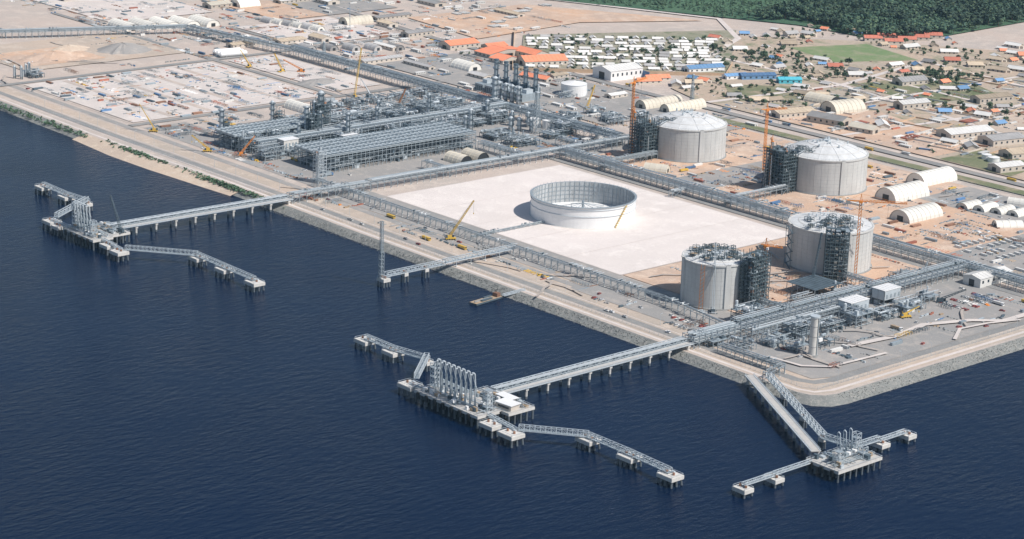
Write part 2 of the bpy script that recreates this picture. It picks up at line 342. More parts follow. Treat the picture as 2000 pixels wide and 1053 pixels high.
def platform(x0,y0,x1,y1,z=9,name='loading_platform'):
    mb=MB(); cx,cy=(x0+x1)/2,(y0+y1)/2; sx,sy=x1-x0,y1-y0
    mb.box(cx,cy,z-2,sx,sy,2,M['conc'],top=M['deck'])
    nx=max(2,int(sx/6));ny=max(2,int(sy/6))
    for i in range(nx+1):
        for j in range(ny+1):
            px=x0+1+(sx-2)*i/nx;py=y0+1+(sy-2)*j/ny; mb.tube((px,py,z-2),(px,py,-4),.75,M['piled'],6,cap=False)
    for i in range(int(sx/4)+1):
        for y in (y0+.3,y1-.3):
            X=min(x1-.3,x0+.3+i*4); mb.beam((X,y,z),(X,y,z+1.1),.15,S)
    for y in (y0+.3,y1-.3): mb.beam((x0,y,z+1.1),(x1,y,z+1.1),.18,S)
    for x in (x0+.3,x1-.3): mb.beam((x,y0,z+1.1),(x,y1,z+1.1),.18,S)
    for i in range(max(1,int(sx/9))): mb.box(x0+5+i*9,y0-.6,z-5,2.4,1.2,4.4,M['tyre'])
    for _ in range(int(sx*sy/30)):
        px,py=U(x0+3,x1-3),U(y0+3,y1-2); h=U(1,3.5)
        mb.box(px,py,z,U(1,4),U(1,3),h,C([S,M['steel'],M['white'],M['steeld'],M['wood'],M['steeld']]))
    for i in range(6):
        y=U(y0+2,y1-2); zz=z+U(.7,2.5); mb.tube((x0+2,y,zz),(x1-2,y,zz),.35,M['pipe'],6)
        x=U(x0+3,x1-3); mb.tube((x,y0+2,zz+.5),(x,y1-1,zz+.5),.35,M['pipeg'],6)
    mb.obj(name)
mb=MB()
mb.box(0,0,0,2.6,2.6,.5,S); mb.tube((0,0,.5),(0,0,15),.55,S,8); mb.beam((-.9,0,0),(-.35,0,14),.3,S); mb.beam((.9,0,0),(.35,0,14),.3,S)
mb.tube((0,0,15),(0,-.8,24.5),.55,S,8); mb.tube((0,-.8,24.5),(0,-2.4,25.9),.55,S,8); mb.tube((0,-2.4,25.9),(0,-4.2,24.4),.5,S,8); mb.tube((0,-4.2,24.4),(0,-3.0,8),.42,M['steel'],8)
mb.tube((0,0,15),(0,1.6,9.5),.4,M['steel'],6); mb.box(0,1.9,7.6,2.2,1.6,2.4,M['steel'])
mb.tube((0,-3,8),(0,-2.4,5),.5,M['steel'],8); mb.cyl(0,0,14.3,1.0,1.4,M['steel'],8)
mb.tube((.5,0,15),(.5,-3.4,25),.14,S,4); mb.cyl(0,-2.6,25.2,.9,.8,S,8)
ARM=proto(mb,'loading_arm')
def gangway_tower(x,y,z,h=16,w=4.5,name='gangway_tower',m=S):
    mb=MB(); 
    for a in (-1,1):
        for b in (-1,1): mb.beam((a*w/2,b*w/2,0),(a*w/2,b*w/2,h),.4,m)
    k=int(h/3)
    for i in range(k+1):
        zz=h*i/k
        for a in (-1,1):
            mb.beam((a*w/2,-w/2,zz),(a*w/2,w/2,zz),.3,m); mb.beam((-w/2,a*w/2,zz),(w/2,a*w/2,zz),.3,m)
            if i<k:
                mb.beam((a*w/2,-w/2,zz),(a*w/2,w/2,zz+h/k),.25,m); mb.beam((-w/2,a*w/2,zz),(w/2,a*w/2,zz+h/k),.25,m)
        if i%2: mb.box(0,0,zz,w,w,.15,M['steel'])
    mb.obj(name,(x,y,z))
trestle((-12,-184),(-12,8)); 
platform(-50,-227,18,-206); platform(-24,-206,26,-182,9,'jetty_head_platform')
for i in range(8): inst(ARM,'loading_arm',-33+i*5.2,-217,9)
gangway_tower(-41,-216,9,20); gangway_tower(13,-214,9,15)
mb=MB(); mb.box(0,0,0,14,9,4,M['wall']); mb.box(0,0,4,15.5,10.5,.5,M['white']); mb.box(0,-4.55,1.4,10,.2,1.4,M['glass']); mb.obj('jetty_control_building',(17,-199,9),.1)
mb=MB(); mb.box(0,0,3.6,16,8,.4,M['white'])
for a in (-7,7):
    for b in (-3.3,3.3): mb.beam((a,b,0),(a,b,3.6),.3,S)
mb.hvessel(0,0,1.8,9,1.1,M['pipe']); mb.obj('equipment_shelter',(6,-190,9))
for x,y in ((-163,-182),(-130,-182),(88,-190),(127,-190),(166,-192)): dolphin(x,y)
dolphin(-98,-176,8)
dolphin(-64,-219,15,'berthing_dolphin',5); dolphin(30,-225,14,'berthing_dolphin',5); dolphin(51,-226,15,'berthing_dolphin',5)
catwalk((-163,-182),(-130,-182)); catwalk((-130,-182),(-96,-176)); catwalk((-97,-177),(-66,-212),9.5,3.8,3.4); catwalk((-64,-219),(-50,-219),8,1.5,2.5)
catwalk((18,-217),(50,-221),8,1.5,2.5); catwalk((52,-220),(88,-190),8.5,3.6,3,z2=8); catwalk((88,-190),(127,-190)); catwalk((127,-190),(166,-192))
trestle((-529,-178),(-526,12)); platform(-552,-210,-503,-190); platform(-545,-190,-508,-170,9,'jetty_head_platform')
for i in range(5): inst(ARM,'loading_arm',-542+i*5,-201,9)
gangway_tower(-549,-199,9,22); gangway_tower(-514,-203,9,14)
for x,y in ((-695,-147),(-652,-148),(-418,-161),(-377,-162),(-333,-163)): dolphin(x,y)
dolphin(-620,-145,8); dolphin(-583,-203,15,'berthing_dolphin',5); dolphin(-565,-207,11,'berthing_dolphin',5); dolphin(-490,-203,13,'berthing_dolphin',5); dolphin(-468,-206,14,'berthing_dolphin',5)
catwalk((-695,-147),(-652,-148)); catwalk((-652,-148),(-618,-145)); catwalk((-619,-146),(-584,-198),9.5,3.8,3.4); catwalk((-583,-203),(-550,-203),8,1.5,2.5)
catwalk((-503,-200),(-468,-204),8,1.5,2.5); catwalk((-466,-201),(-418,-161),8.5,3.6,3,z2=8); catwalk((-418,-161),(-377,-162)); catwalk((-377,-162),(-333,-163))
dolphin(-280,-72,9,'pier_end_dolphin'); catwalk((-280,-70),(-280,-8),8,3.4,4); 
for y in (-50,-28): dolphin(-280,y,5,'pier_support',5,2)
gangway_tower(-281,-74,7,22,3.0,'vent_mast_base',M['steel']); gangway_tower(-281,-74,29,26,2.0,'vent_mast',M['steel'])
catwalk((-280,-8),(-280,70),9,3.0,4,'pipe_bridge')
for y in (4,20,36,52,68):
    mb=MB()
    for a in (-2,2): mb.beam((a,0,0),(a,0,5),.4,S)
    mb.box(0,0,0,6,1.4,.6,M['conc']); mb.obj('pipe_bridge_support',(-280,y,GZ))
mb=MB(); mb.box(0,0,.2,8,32,1.4,M['steeld'],top=M['wood']); mb.box(0,12,1.6,5,4,3,M['rust']); mb.box(0,-6,1.6,1,16,1,M['concd']); mb.box(-3,4,1.6,1.5,9,1,M['steeld']); mb.box(2,-2,1.6,2,12,1.2,M['steeld']); mb.obj('work_barge',(-200,-30,0),.12)
catwalk((-198,-14),(-194,6),2,1.2,2.5,'gangway',4.2)
trestle((68,-6),(199,-84),8,7,.8,'jetty_roadway',19); 
catwalk((78,-2),(186,-66),8.5,3.6,3.6); catwalk((186,-66),(206,-64),8.5,3.4,3.6)
for t in (.3,.65,.97): dolphin(78+t*108,-2-t*64,4,'truss_support',5,2)
platform(203,-104,231,-60,8)
for i in range(3): inst(ARM,'loading_arm',216,-86+i*6,8,-math.pi/2,.7)
gangway_tower(213,-66,8,13); gangway_tower(222,-94,8,9); gangway_tower(224,-72,8,8)
for x,y in ((207,-168),(207,-139),(208,-34),(208,-6)): dolphin(x,y,11,'mooring_dolphin',2.6,2)
catwalk((207,-104),(207,-139),7,1.8,2.5); catwalk((207,-139),(207,-168),6.5,1.8,2.5); catwalk((208,-60),(208,-36),7.5,3,2.5); catwalk((208,-36),(208,-8),6.5,2,2.5)
# ------------------------------------------------------------ pipe racks
def rack(p,q,w=8,h=9,lv=2,name='pipe_rack',step=8,base=GZ,m=None):
    m=m or M['steel']
    mb=MB(); p=Vector((p[0],p[1],base));q=Vector((q[0],q[1],base)); d=q-p;Ln=d.length;d.normalize(); n=Vector((-d.y,d.x,0))
    P=lambda u,v,z:p+d*u+n*v+Vector((0,0,z))
    k=max(1,int(Ln/step)); H=[h-2.6*i for i in range(lv)]
    for i in range(k+1):
        u=Ln*i/k
        for s in (-1,1):
            mb.beam(P(u,s*w/2,0),P(u,s*w/2,h+.6),.42,m); mb.box(*P(u,s*w/2,0),1.1,1.1,.5,M['conc'])
        for z in H: mb.beam(P(u,-w/2,z),P(u,w/2,z),.4,m)
        if i<k and i%3==0:
            for s in (-1,1): mb.beam(P(u,s*w/2,0),P(Ln*(i+1)/k,s*w/2,H[-1]),.25,m)
    for z in H:
        for s in (-1,1): mb.beam(P(0,s*w/2,z),P(Ln,s*w/2,z),.38,m)
        v=-w/2+.9
        while v<w/2-.6:
            r=C([.2,.3,.4,.5,.6]); 
            if R()<.75: mb.tube(P(U(0,3),v,z+.3+r),P(Ln-U(0,3),v,z+.3+r),r,C([M['pipe'],M['steel'],M['pipeg'],S]),6,cap=False)
            v+=r*2+U(.3,.9)
    for _ in range(int(Ln/14)):
        u=U(4,Ln-8); z=C(H)+.6; L2=U(3,6)
        mb.tube(P(u,-w*.4,z+1.6),P(u,w*.4,z+1.6),.35,C([M['pipe'],M['pipeg']]),6); mb.tube(P(u+L2,-w*.4,z+1.6),P(u+L2,w*.4,z+1.6),.35,M['pipe'],6)
        mb.box(*P(u,U(-w*.3,w*.3),z),1.4,1.4,1.6,C([M['steeld'],M['steel'],M['white']]))
    mb.obj(name)
rack((-565,70),(-100,70),7,7,1); rack((-100,70),(-20,58),6,7,1)
rack((-526,12),(-522,100),9,9,2); rack((-522,100),(-518,445),9,10,2)
rack((-514,345),(-205,345),10,11,3); rack((-205,345),(62,345),9,11,3)
rack((-12,8),(-12,60),12,10,3,step=6); rack((-12,60),(-12,345),11,12,3,step=7); rack((2,60),(2,170),7,8,2,step=7)
rack((10,20),(70,22),6,7,2); rack((70,22),(76,-2),5,7,1)
rack((-1095,430),(-518,430),12,13,3,step=10); rack((-1380,186),(-1290,405),10,10,2); rack((-1290,405),(-1095,430),10,10,2)
rack((-1380,186),(-1500,120),10,10,2); rack((-1600,200),(-1380,190),10,10,2)
rack((-457,345),(-457,420),6,9,2); rack((-286,345),(-286,425),6,9,2); rack((-20,240),(-70,240),6,9,2); rack((-20,125),(-50,125),6,9,2)
rack((-339,322),(-339,345),5,6,1); rack((-339,74),(-339,158),3,1.6,1,step=6); rack((-700,95),(-700,430),14,14,3,step=8)
rack((-560,200),(-522,200),6,8,1); rack((-590,300),(-522,300),8,9,2); rack((-560,380),(-518,380),8,9,2)
# ------------------------------------------------------------ tanks
def disk_ring(mb,r0,z0,r1,z1,m,n=96):
    for k in range(n):
        a=2*math.pi*k/n;b=2*math.pi*(k+1)/n
        mb.face([(r0*math.cos(a),r0*math.sin(a),z0),(r0*math.cos(b),r0*math.sin(b),z0),(r1*math.cos(b),r1*math.sin(b),z1),(r1*math.cos(a),r1*math.sin(a),z1)],m)
def lng_tank(x,y,r,h,rise,name='lng_storage_tank'):
    mb=MB(); m=M['tank']
    disk_ring(mb,r+1.5,0,r+1.5,1.2,M['concd']); disk_ring(mb,r+1.5,1.2,r,1.2,M['concd'])
    L=9
    for i in range(L):
        z0=1.2+(h-2.8)*i/L; z1=1.2+(h-2.8)*(i+1)/L
        disk_ring(mb,r,z0,r,z1-.2,m); disk_ring(mb,r,z1-.2,r-.08,z1-.2,m); disk_ring(mb,r-.08,z1-.2,r-.08,z1,M['tankj']); disk_ring(mb,r-.08,z1,r,z1,m)
    for k in range(40):
        a=2*math.pi*k/40; mb.beam(((r+.02)*math.cos(a),(r+.02)*math.sin(a),1.2),((r+.02)*math.cos(a),(r+.02)*math.sin(a),h-1.6),.14,M['tankj'])
    disk_ring(mb,r,h-1.6,r+.7,h-1.2,m); disk_ring(mb,r+.7,h-1.2,r+.7,h,m); disk_ring(mb,r+.7,h,r-1,h,M['conc'])
    for k in range(4):
        a=math.pi/4+.35+k*math.pi/2; mb.box((r+.2)*math.cos(a),(r+.2)*math.sin(a),0,1.4,4,h,M['tank'],a)
    prev=(r-1,h)
    for i in range(1,9):
        t=i/8; rr=(r-1)*(1-t); zz=h+rise*(1-(rr/(r-1))**2)
        disk_ring(mb,prev[0],prev[1],max(rr,.01),zz,M['tankroof'],48 if i>1 else 96); prev=(rr,zz)
    for k in range(12):
        a=2*math.pi*k/12
        for i in range(7):
            t0,t1=i/8,(i+1)/8; r0,r1=(r-1)*(1-t0),(r-1)*(1-t1); f=lambda q:h+rise*(1-(q/(r-1))**2)+.1
            mb.beam((r0*math.cos(a),r0*math.sin(a),f(r0)),(r1*math.cos(a),r1*math.sin(a),f(r1)),.35,M['tankroof'])
    for q in (.45,.8):
        rr=(r-1)*q; disk_ring(mb,rr+.3,h+rise*(1-q*q)+.1,rr-.3,h+rise*(1-q*q)+.35,M['conc'],64)
    for k in range(72):
        a=2*math.pi*k/72; b=2*math.pi*(k+1)/72
        mb.beam((r*math.cos(a),r*math.sin(a),h),(r*math.cos(a),r*math.sin(a),h+1.3),.15,S); mb.beam((r*math.cos(a),r*math.sin(a),h+1.3),(r*math.cos(b),r*math.sin(b),h+1.3),.15,S)
    for _ in range(18):
        a=U(0,6.28);q=U(.1,.6)*r; mb.cyl(q*math.cos(a),q*math.sin(a),h+rise*(1-(q/r)**2),U(.4,1),U(1.2,3),S,8)
    mb.box(0,0,h+rise,6,6,1.2,S); mb.tube((0,0,h+rise+1.5),(0,-r,h+3),.5,M['pipe'],6)
    mb.obj(name,(x,y,GZ))
def scaff(x,y,sx,sy,h,name='steel_access_structure',a=0,step=3.6,lh=3.2,dens=.62,m=None,wob=6):
    m=m or M['scaf']; mb=MB(); nx=max(1,round(sx/step));ny=max(1,round(sy/step)); nz=int(h/lh)
    hh={}
    for i in range(nx+1):
        for j in range(ny+1):
            X=-sx/2+sx*i/nx;Y=-sy/2+sy*j/ny; top=h+U(-wob,wob)*.5; hh[i,j]=top
            mb.beam((X,Y,0),(X,Y,top),.38,m)
    for k in range(1,nz+1):
        z=k*lh
        for i in range(nx+1):
            X=-sx/2+sx*i/nx
            if min(hh[i,0],hh[i,ny])>=z: mb.beam((X,-sy/2,z),(X,sy/2,z),.34,m)
        for j in range(ny+1):
            Y=-sy/2+sy*j/ny
            if min(hh[0,j],hh[nx,j])>=z: mb.beam((-sx/2,Y,z),(sx/2,Y,z),.34,m)
        for i in range(nx):
            for j in range(ny):
                X=-sx/2+sx*(i+.5)/nx;Y=-sy/2+sy*(j+.5)/ny
                if R()<dens: mb.box(X,Y,z,sx/nx,sy/ny,.15,C([M['steeld'],M['steel'],M['scaf'],M['scaf']]))
                if R()<.25: mb.beam((X-sx/nx/2,-sy/2,z-lh),(X+sx/nx/2,-sy/2,z),.25,m)
                if R()<.25: mb.beam((sx/2,Y-sy/ny/2,z-lh),(sx/2,Y+sy/ny/2,z),.25,m)
                if R()<.12: mb.box(X,Y,z,U(1,2.6),U(1,2.6),U(.8,2.6),C([S,M['steel'],M['steeld'],M['rust'],M['wood']]))
    for _ in range(int(nx*ny*.4)+2):
        X=U(-sx/2,sx/2);Y=U(-sy/2,sy/2); mb.tube((X,Y,0),(X,Y,U(.5,1)*h),U(.25,.5),C([M['pipe'],M['pipeg']]),6)
    mb.obj(name,(x,y,GZ),a)
lng_tank(-457,465,40,34,10); lng_tank(-286,482,41,35,10.5); lng_tank(-100,272,36,37,3,'propane_storage_tank'); lng_tank(-85,113,27,37,2.5,'butane_storage_tank')
scaff(-470,415,22,20,41); scaff(-298,430,26,20,43); scaff(-64,238,19,16,45,a=.75); scaff(-52,124,13,24,47,a=.15)
def roofstuff(x,y,r,z,n,name='roof_scaffolding'):
    mb=MB()
    for _ in range(n):
        a=U(0,6.28);q=math.sqrt(R())*r; X=q*math.cos(a);Y=q*math.sin(a);s=U(2,5);h=U(2,5.5)
        for dx in (-s/2,s/2):
            for dy in (-s/2,s/2): mb.beam((X+dx,Y+dy,0),(X+dx,Y+dy,h),.28,M['scaf'])
        for zz in (h*.5,h*.95):
            for dd in (-s/2,s/2): mb.beam((X+dd,Y-s/2,zz),(X+dd,Y+s/2,zz),.25,M['scaf']); mb.beam((X-s/2,Y+dd,zz),(X+s/2,Y+dd,zz),.25,M['scaf'])
        if R()<.6: mb.box(X,Y,h*.5,s,s,.15,C([M['steeld'],S,M['wood']]))
        if R()<.5: mb.tube((X,Y,.6),(X+U(-8,8),Y+U(-8,8),1.5),.35,M['pipe'],6)
    mb.obj(name,(x,y,z))
roofstuff(-85,113,23,GZ+38,50); roofstuff(-92,262,24,GZ+39,40); roofstuff(-464,440,11,GZ+37,14); roofstuff(-290,455,12,GZ+38,16)
mb=MB(); 
for i in range(9):
    z=i*4; x0,x1=(-4,4) if i%2 else (4,-4); mb.beam((x0,0,z),(x1,0,z+4),.7,M['steeld']); mb.box(x1,0,z+4,2.4,2.2,.25,M['steeld'])
for x in (-5,5): mb.beam((x,-1,0),(x,-1,38),.35,M['steeld'])
mb.obj('zigzag_stair',(-112,233.5,GZ),-.33)
mb=MB(); [mb.beam((-1.5,0,i*3),(1.5,0,i*3+3),.3,M['orange']) for i in range(12)]; mb.beam((-1.5,0,0),(-1.5,0,38),.3,M['orange']); mb.beam((1.5,0,0),(1.5,0,38),.3,M['orange']); mb.obj('hoist_ladder',(-72,84.5,GZ),.4)
mb=MB(); r=48;h=20
disk_ring(mb,r+1.2,0,r+1.2,.5,M['conc']); disk_ring(mb,r+1.2,.5,r,.5,M['conc'])
for i in range(5):
    z0=.5+(h-.5)*i/5;z1=.5+(h-.5)*(i+1)/5; disk_ring(mb,r,z0,r,z1-.1,M['white']); disk_ring(mb,r,z1-.1,r-.05,z1-.1,M['white']);disk_ring(mb,r-.05,z1-.1,r-.05,z1,M['white']);disk_ring(mb,r-.05,z1,r,z1,M['white'])
disk_ring(mb,r,h,r+1.1,h,M['steel']); disk_ring(mb,r+1.1,h,r+1.1,h-.5,M['steel']); disk_ring(mb,r,h,r-.8,h,M['steel']); disk_ring(mb,r-.8,h,r-.8,.6,M['ring']); disk_ring(mb,r-.8,.6,.01,.6,M['white'])
for zz in (h*.55,h*.85): disk_ring(mb,r+.6,zz,r+.6,zz+.35,S); disk_ring(mb,r+.6,zz+.35,r,zz+.35,S)
for k in range(64):
    a=2*math.pi*k/64; mb.beam(((r-1)*math.cos(a),(r-1)*math.sin(a),.6),((r-1)*math.cos(a),(r-1)*math.sin(a),h),.4,M['steel'])
    mb.beam(((r+1)*math.cos(a),(r+1)*math.sin(a),h),((r+1)*math.cos(a),(r+1)*math.sin(a),h+1.2),.18,M['steel'])
for zz in (4,8,12,16):
    for k in range(64):
        a=2*math.pi*k/64;b=2*math.pi*(k+1)/64; mb.beam(((r-1)*math.cos(a),(r-1)*math.sin(a),zz),((r-1)*math.cos(b),(r-1)*math.sin(b),zz),.28,M['steel'])
mb.cyl(0,0,.6,1.2,14,M['steel'],8)
for k in range(8):
    a=k*math.pi/4+.3; mb.tube((0,0,12),(40*math.cos(a),40*math.sin(a),.9),.25,M['steel'],5)
for i in range(10): mb.box(r+1.2,-6+i*1.4,i*2,2,1.6,.3,M['yellow'])
mb.beam((r+2,-7,0),(r+2,7,20),.4,M['yellow'])
mb.obj('open_top_tank_shell',(-339,207,GZ))
# ------------------------------------------------------------ cranes
def tower_crane(x,y,h,jl,a,name='tower_crane',m=None):
    m=m or M['orange']; mb=MB(); w=2.0; k=int(h/3)
    for s in (-1,1):
        for t in (-1,1): mb.beam((s*w/2,t*w/2,0),(s*w/2,t*w/2,h),.34,m)
    for i in range(k):
        z0=h*i/k;z1=h*(i+1)/k
        for s in (-1,1): mb.beam((s*w/2,-w/2,z0),(s*w/2,w/2,z1),.24,m); mb.beam((-w/2,s*w/2,z0),(w/2,s*w/2,z1),.24,m)
    mb.box(0,0,0,6,6,1.2,M['conc']); mb.box(0,0,h,3,3,2,m); mb.box(1.8,-1.6,h-1.5,1.6,1.8,2.2,M['white'])
    ap=(0,0,h+8); mb.beam((-1,0,h+1),ap,.4,m); mb.beam((1,0,h+1),ap,.4,m)
    kk=int(jl/3)
    for i in range(kk):
        u0=jl*i/kk;u1=jl*(i+1)/kk; um=(u0+u1)/2
        for s in (-.8,.8): mb.beam((u0,s,h+1.5),(u1,s,h+1.5),.3,m); mb.beam((u0,s,h+1.5),(um,0,h+3),.22,m); mb.beam((u1,s,h+1.5),(um,0,h+3),.22,m)
        mb.beam((u0,0,h+3),(u1,0,h+3),.3,m)
    mb.beam((0,0,h+1.8),(-jl*.3,0,h+1.8),1.1,m); mb.box(-jl*.28,0,h-1.2,3.5,2,3,M['concd'])
    mb.beam(ap,(jl*.7,0,h+3),.15,m); mb.beam(ap,(-jl*.28,0,h+2),.15,m); mb.beam((jl*.6,0,h+1),(jl*.6,0,h-14),.12,M['steeld'])
    mb.obj(name,(x,y,GZ),a)
tower_crane(-514,441,66,30,1.9); tower_crane(-359,475,62,22,1.2); tower_crane(-52,250,68,38,.75); tower_crane(-478,408,45,14,2.6); tower_crane(-304,423,47,14,2.4)
tower_crane(-58,142,46,14,.4)
def mobile_crane(x,y,z,L,el,az,name='mobile_crane',m=None,lattice=True):
    m=m or M['yellow']; mb=MB()
    mb.box(0,0,.9,9,2.8,1.2,m); 
    for i in range(4):
        for s in (-1.3,1.3): mb.tube((-3.3+i*2.2,s-.25,.65),(-3.3+i*2.2,s+.25,.65),.65,M['tyre'],10)
    mb.box(-1.5,0,2.1,5,2.6,1.9,m); mb.box(1.9,.9,2.1,1.8,1.2,1.8,M['glass']); mb.box(-3.6,0,2.2,1.6,3,1.8,M['steeld'])
    for s in (-3,3):
        for t in (-3.8,3.8): mb.beam((t,0,1),(t,s,1),.4,m); mb.box(t,s,0,.9,.9,1,M['steeld'])
    ce,se=math.cos(el),math.sin(el); o=Vector((-1,0,3.5)); d=Vector((ce,0,se)); n=Vector((-se,0,ce)); b=Vector((0,1,0)); w=.8
    if lattice:
        k=int(L/2.5)
        for s in (-1,1):
            for t in (-1,1): mb.beam(o+n*s*w+b*t*w,o+d*L+n*s*w*.5+b*t*w*.5,.3,m)
        for i in range(k):
            p=o+d*(L*i/k);q=o+d*(L*(i+1)/k)
            for t in (-1,1): mb.beam(p+n*w*.8+b*t*w*.8,q-n*w*.8+b*t*w*.8,.2,m)
    else:
        mb.tube(o,o+d*L*.5,.7,m,4); mb.tube(o+d*L*.5,o+d*L,.45,m,4)
    tip=o+d*L; mb.beam(tip,(tip.x,0,tip.z-L*.3),.12,M['steeld']); mb.box(tip.x,0,tip.z-L*.3-1,.7,.7,1.2,m); mb.beam((-3.5,0,6),tip,.12,M['steeld']); mb.beam((-3,0,3),(-3.5,0,6),.25,m)
    mb.obj(name,(x,y,z),az)
mobile_crane(-345,54,GZ,38,1.0,1.0); mobile_crane(-512,-178,9,30,1.15,3.3,m=M['steeld']); mobile_crane(-62,88,GZ,52,1.35,2.4,m=S)
mobile_crane(30,262,GZ,22,.5,.5,m=M['steeld']); mobile_crane(38,205,GZ,14,.4,1.2,lattice=False); mobile_crane(-20,300,GZ,18,.6,2,m=M['steel'])
mobile_crane(-60,205,GZ,44,1.35,1.7,m=M['steeld']); mobile_crane(-860,345,GZ,55,1.1,2.2); mobile_crane(-700,80,GZ,22,.9,1,m=M['orange']); mobile_crane(-1150,560,GZ,40,1.2,2.5,m=M['steel'])
for _ in range(9): mobile_crane(U(-1100,-560),C([U(62,80),U(340,400),U(480,600)]),GZ,U(14,30),U(.4,1.2),U(0,6),m=C([M['yellow'],M['orange'],M['steel'],S]),lattice=R()<.6)
# ------------------------------------------------------------ process plant
def fin_fan(x0,y0,x1,y1,z,cw=5.3,name='air_cooler_bank'):
    mb=MB(); cx,cy=(x0+x1)/2,(y0+y1)/2; sx,sy=x1-x0,y1-y0; nx=round(sx/cw);ny=round(sy/cw); H=z-GZ
    for i in range(0,nx+1,2):
        for j in range(ny+1):
            X=x0+sx*i/nx;Y=y0+sy*j/ny; mb.beam((X,Y,GZ),(X,Y,z-1.5),.45,M['steel'])
    for w in (H*.3,H*.55,H*.8):
        for i in range(0,nx+1,2): X=x0+sx*i/nx; mb.beam((X,y0,GZ+w),(X,y1,GZ+w),.4,M['steel'])
        for j in range(ny+1): Y=y0+sy*j/ny; mb.beam((x0,Y,GZ+w),(x1,Y,GZ+w),.35,M['steel'])
    for j in range(0,ny,3):
        Y=y0+sy*j/ny;Y2=y0+sy*(j+1)/ny
        mb.beam((x1,Y,GZ),(x1,Y2,GZ+H*.55),.3,M['steel'])
    for _ in range(int(sy/2)):
        X=U(x0+1,x1-1);w=GZ+H*C([.3,.55])+.8; Y=U(y0,y1-20); mb.tube((X,Y,w),(X,Y+U(15,60) if Y+60<y1 else y1,w),U(.25,.6),C([M['pipe'],M['pipeg'],M['steeld']]),6)
    for _ in range(int(sy*.8)):
        mb.box(U(x0+2,x1-2),U(y0+2,y1-2),GZ+C([0,0,H*.3,H*.55]),U(2,6),U(2,6),U(2,4),C([M['steeld'],M['steel'],M['steeld'],M['steel'],S]))
    mb.box(cx,cy,z-1.6,sx,sy,1.3,M['steel'],top=M['steel'])
    for i in range(nx):
        for j in range(ny):
            X=x0+sx*(i+.5)/nx;Y=y0+sy*(j+.5)/ny
            mb.tube((X,Y,z-.2),(X,Y,z+.9),cw*.44,S,10,cap=False)
            mb.face([(X+cw*.42*math.cos(t*math.pi/5),Y+cw*.42*math.sin(t*math.pi/5),z+.35) for t in range(10)],M['steeld'] if R()<.3 else M['steel'])
            mb.box(X,Y,z+.4,cw*.8,.4,.3,S,.7+R())
    for j in range(ny+1):
        Y=y0+sy*j/ny; mb.beam((x0,Y,z+.5),(x1,Y,z+.5),.45,S)
    for i in range(0,nx+1,2):
        X=x0+sx*i/nx; mb.beam((X,y0,z+1.3),(X,y1,z+1.3),.5,M['steeld']); mb.box(X,cy,z+.1,1.1,sy,.4,S)
    mb.obj(name)
fin_fan(-648,106,-595,297,22); fin_fan(-757,86,-722,187,20)
def column(x,y,r,h,name='process_column',plat=True,m=None):
    m=m or S; mb=MB(); mb.cyl(0,0,0,r*1.1,3,M['concd'],12); mb.vessel(0,0,3,r,h-3,m,14)
    if plat:
        for k in range(1,int(h/6)+1):
            z=k*6; mb.tube((0,0,z),(0,0,z+.25),r+1.5,M['steeld'],10); 
            for t in range(8):
                a=t*math.pi/4; b=(t+1)*math.pi/4; q=r+1.4; mb.beam((q*math.cos(a),q*math.sin(a),z+1.3),(q*math.cos(b),q*math.sin(b),z+1.3),.2,M['steel'])
    mb.beam((r+.5,0,0),(r+.5,0,h),.5,M['steeld']); mb.tube((-r-.6,0,3),(-r-.6,0,h),.35,M['pipe'],6); mb.tube((-r-.6,0,h),(0,0,h+1.5),.35,M['pipe'],6)
    mb.obj(name,(x,y,GZ))
def module(x,y,sx,sy,h,name='process_module'):
    mb=MB(); st=6;nx=max(1,round(sx/st));ny=max(1,round(sy/st)); nz=max(1,int(h/5)); m=M['steel'] if R()<.4 else M['steeld']
    for i in range(nx+1):
        for j in range(ny+1): X=-sx/2+sx*i/nx;Y=-sy/2+sy*j/ny; mb.beam((X,Y,0),(X,Y,nz*5+U(0,1.5)),.4,m)
    for k in range(1,nz+1):
        z=k*5
        for i in range(nx+1): X=-sx/2+sx*i/nx; mb.beam((X,-sy/2,z),(X,sy/2,z),.36,m)
        for j in range(ny+1): Y=-sy/2+sy*j/ny; mb.beam((-sx/2,Y,z),(sx/2,Y,z),.36,m)
    for k in range(0,nz+1):
        z=k*5
        for i in range(nx):
            for j in range(ny):
                X=-sx/2+sx*(i+.5)/nx;Y=-sy/2+sy*(j+.5)/ny; q=R()
                if k and R()<.45: mb.box(X,Y,z+.2,st*.95,st*.95,.12,M['steel'])
                if q<.25: mb.box(X,Y,z+.3,U(1.5,4.5),U(1.5,4.5),U(1,3.4),C([S,M['steel'],M['steeld'],M['steeld'],M['white'],M['pipeg']]))
                elif q<.37: mb.hvessel(X,Y,z+2.2,U(4,8),U(.7,1.4),C([M['pipe'],S,M['steel']]),C([0,math.pi/2]),8)
                elif q<.47: mb.vessel(X,Y,z+.3,U(.6,1.3),U(3,7),C([M['pipe'],S,M['steel']]),8)
                if R()<.35: mb.tube((-sx/2,Y,z+U(1,4)),(sx/2,Y,z+U(1,4)),U(.2,.45),C([M['pipe'],M['pipeg']]),6)
                if R()<.35: X2=X+U(-2,2); zz=z+U(1,4); mb.tube((X2,-sy/2,zz),(X2,sy/2,zz),U(.2,.45),C([M['pipe'],M['pipeg']]),6)
                if R()<.25: X2=X+U(-2,2); mb.tube((X2,Y,0),(X2,Y,nz*5+U(0,4)),U(.2,.4),M['pipe'],6)
    mb.obj(name,(x,y,GZ))
for i in range(11):
    y=98+i*33
    if y<420:
        module(-678,y,22,26,U(8,15)); module(-716,y+4 if y<190 else y,16 if y<190 else 24,26,U(9,16))
        if y>195: module(-752,y,24,26,U(6,14))
for i in range(7): module(-785+U(-3,3),200+i*34,24,26,U(4,11))
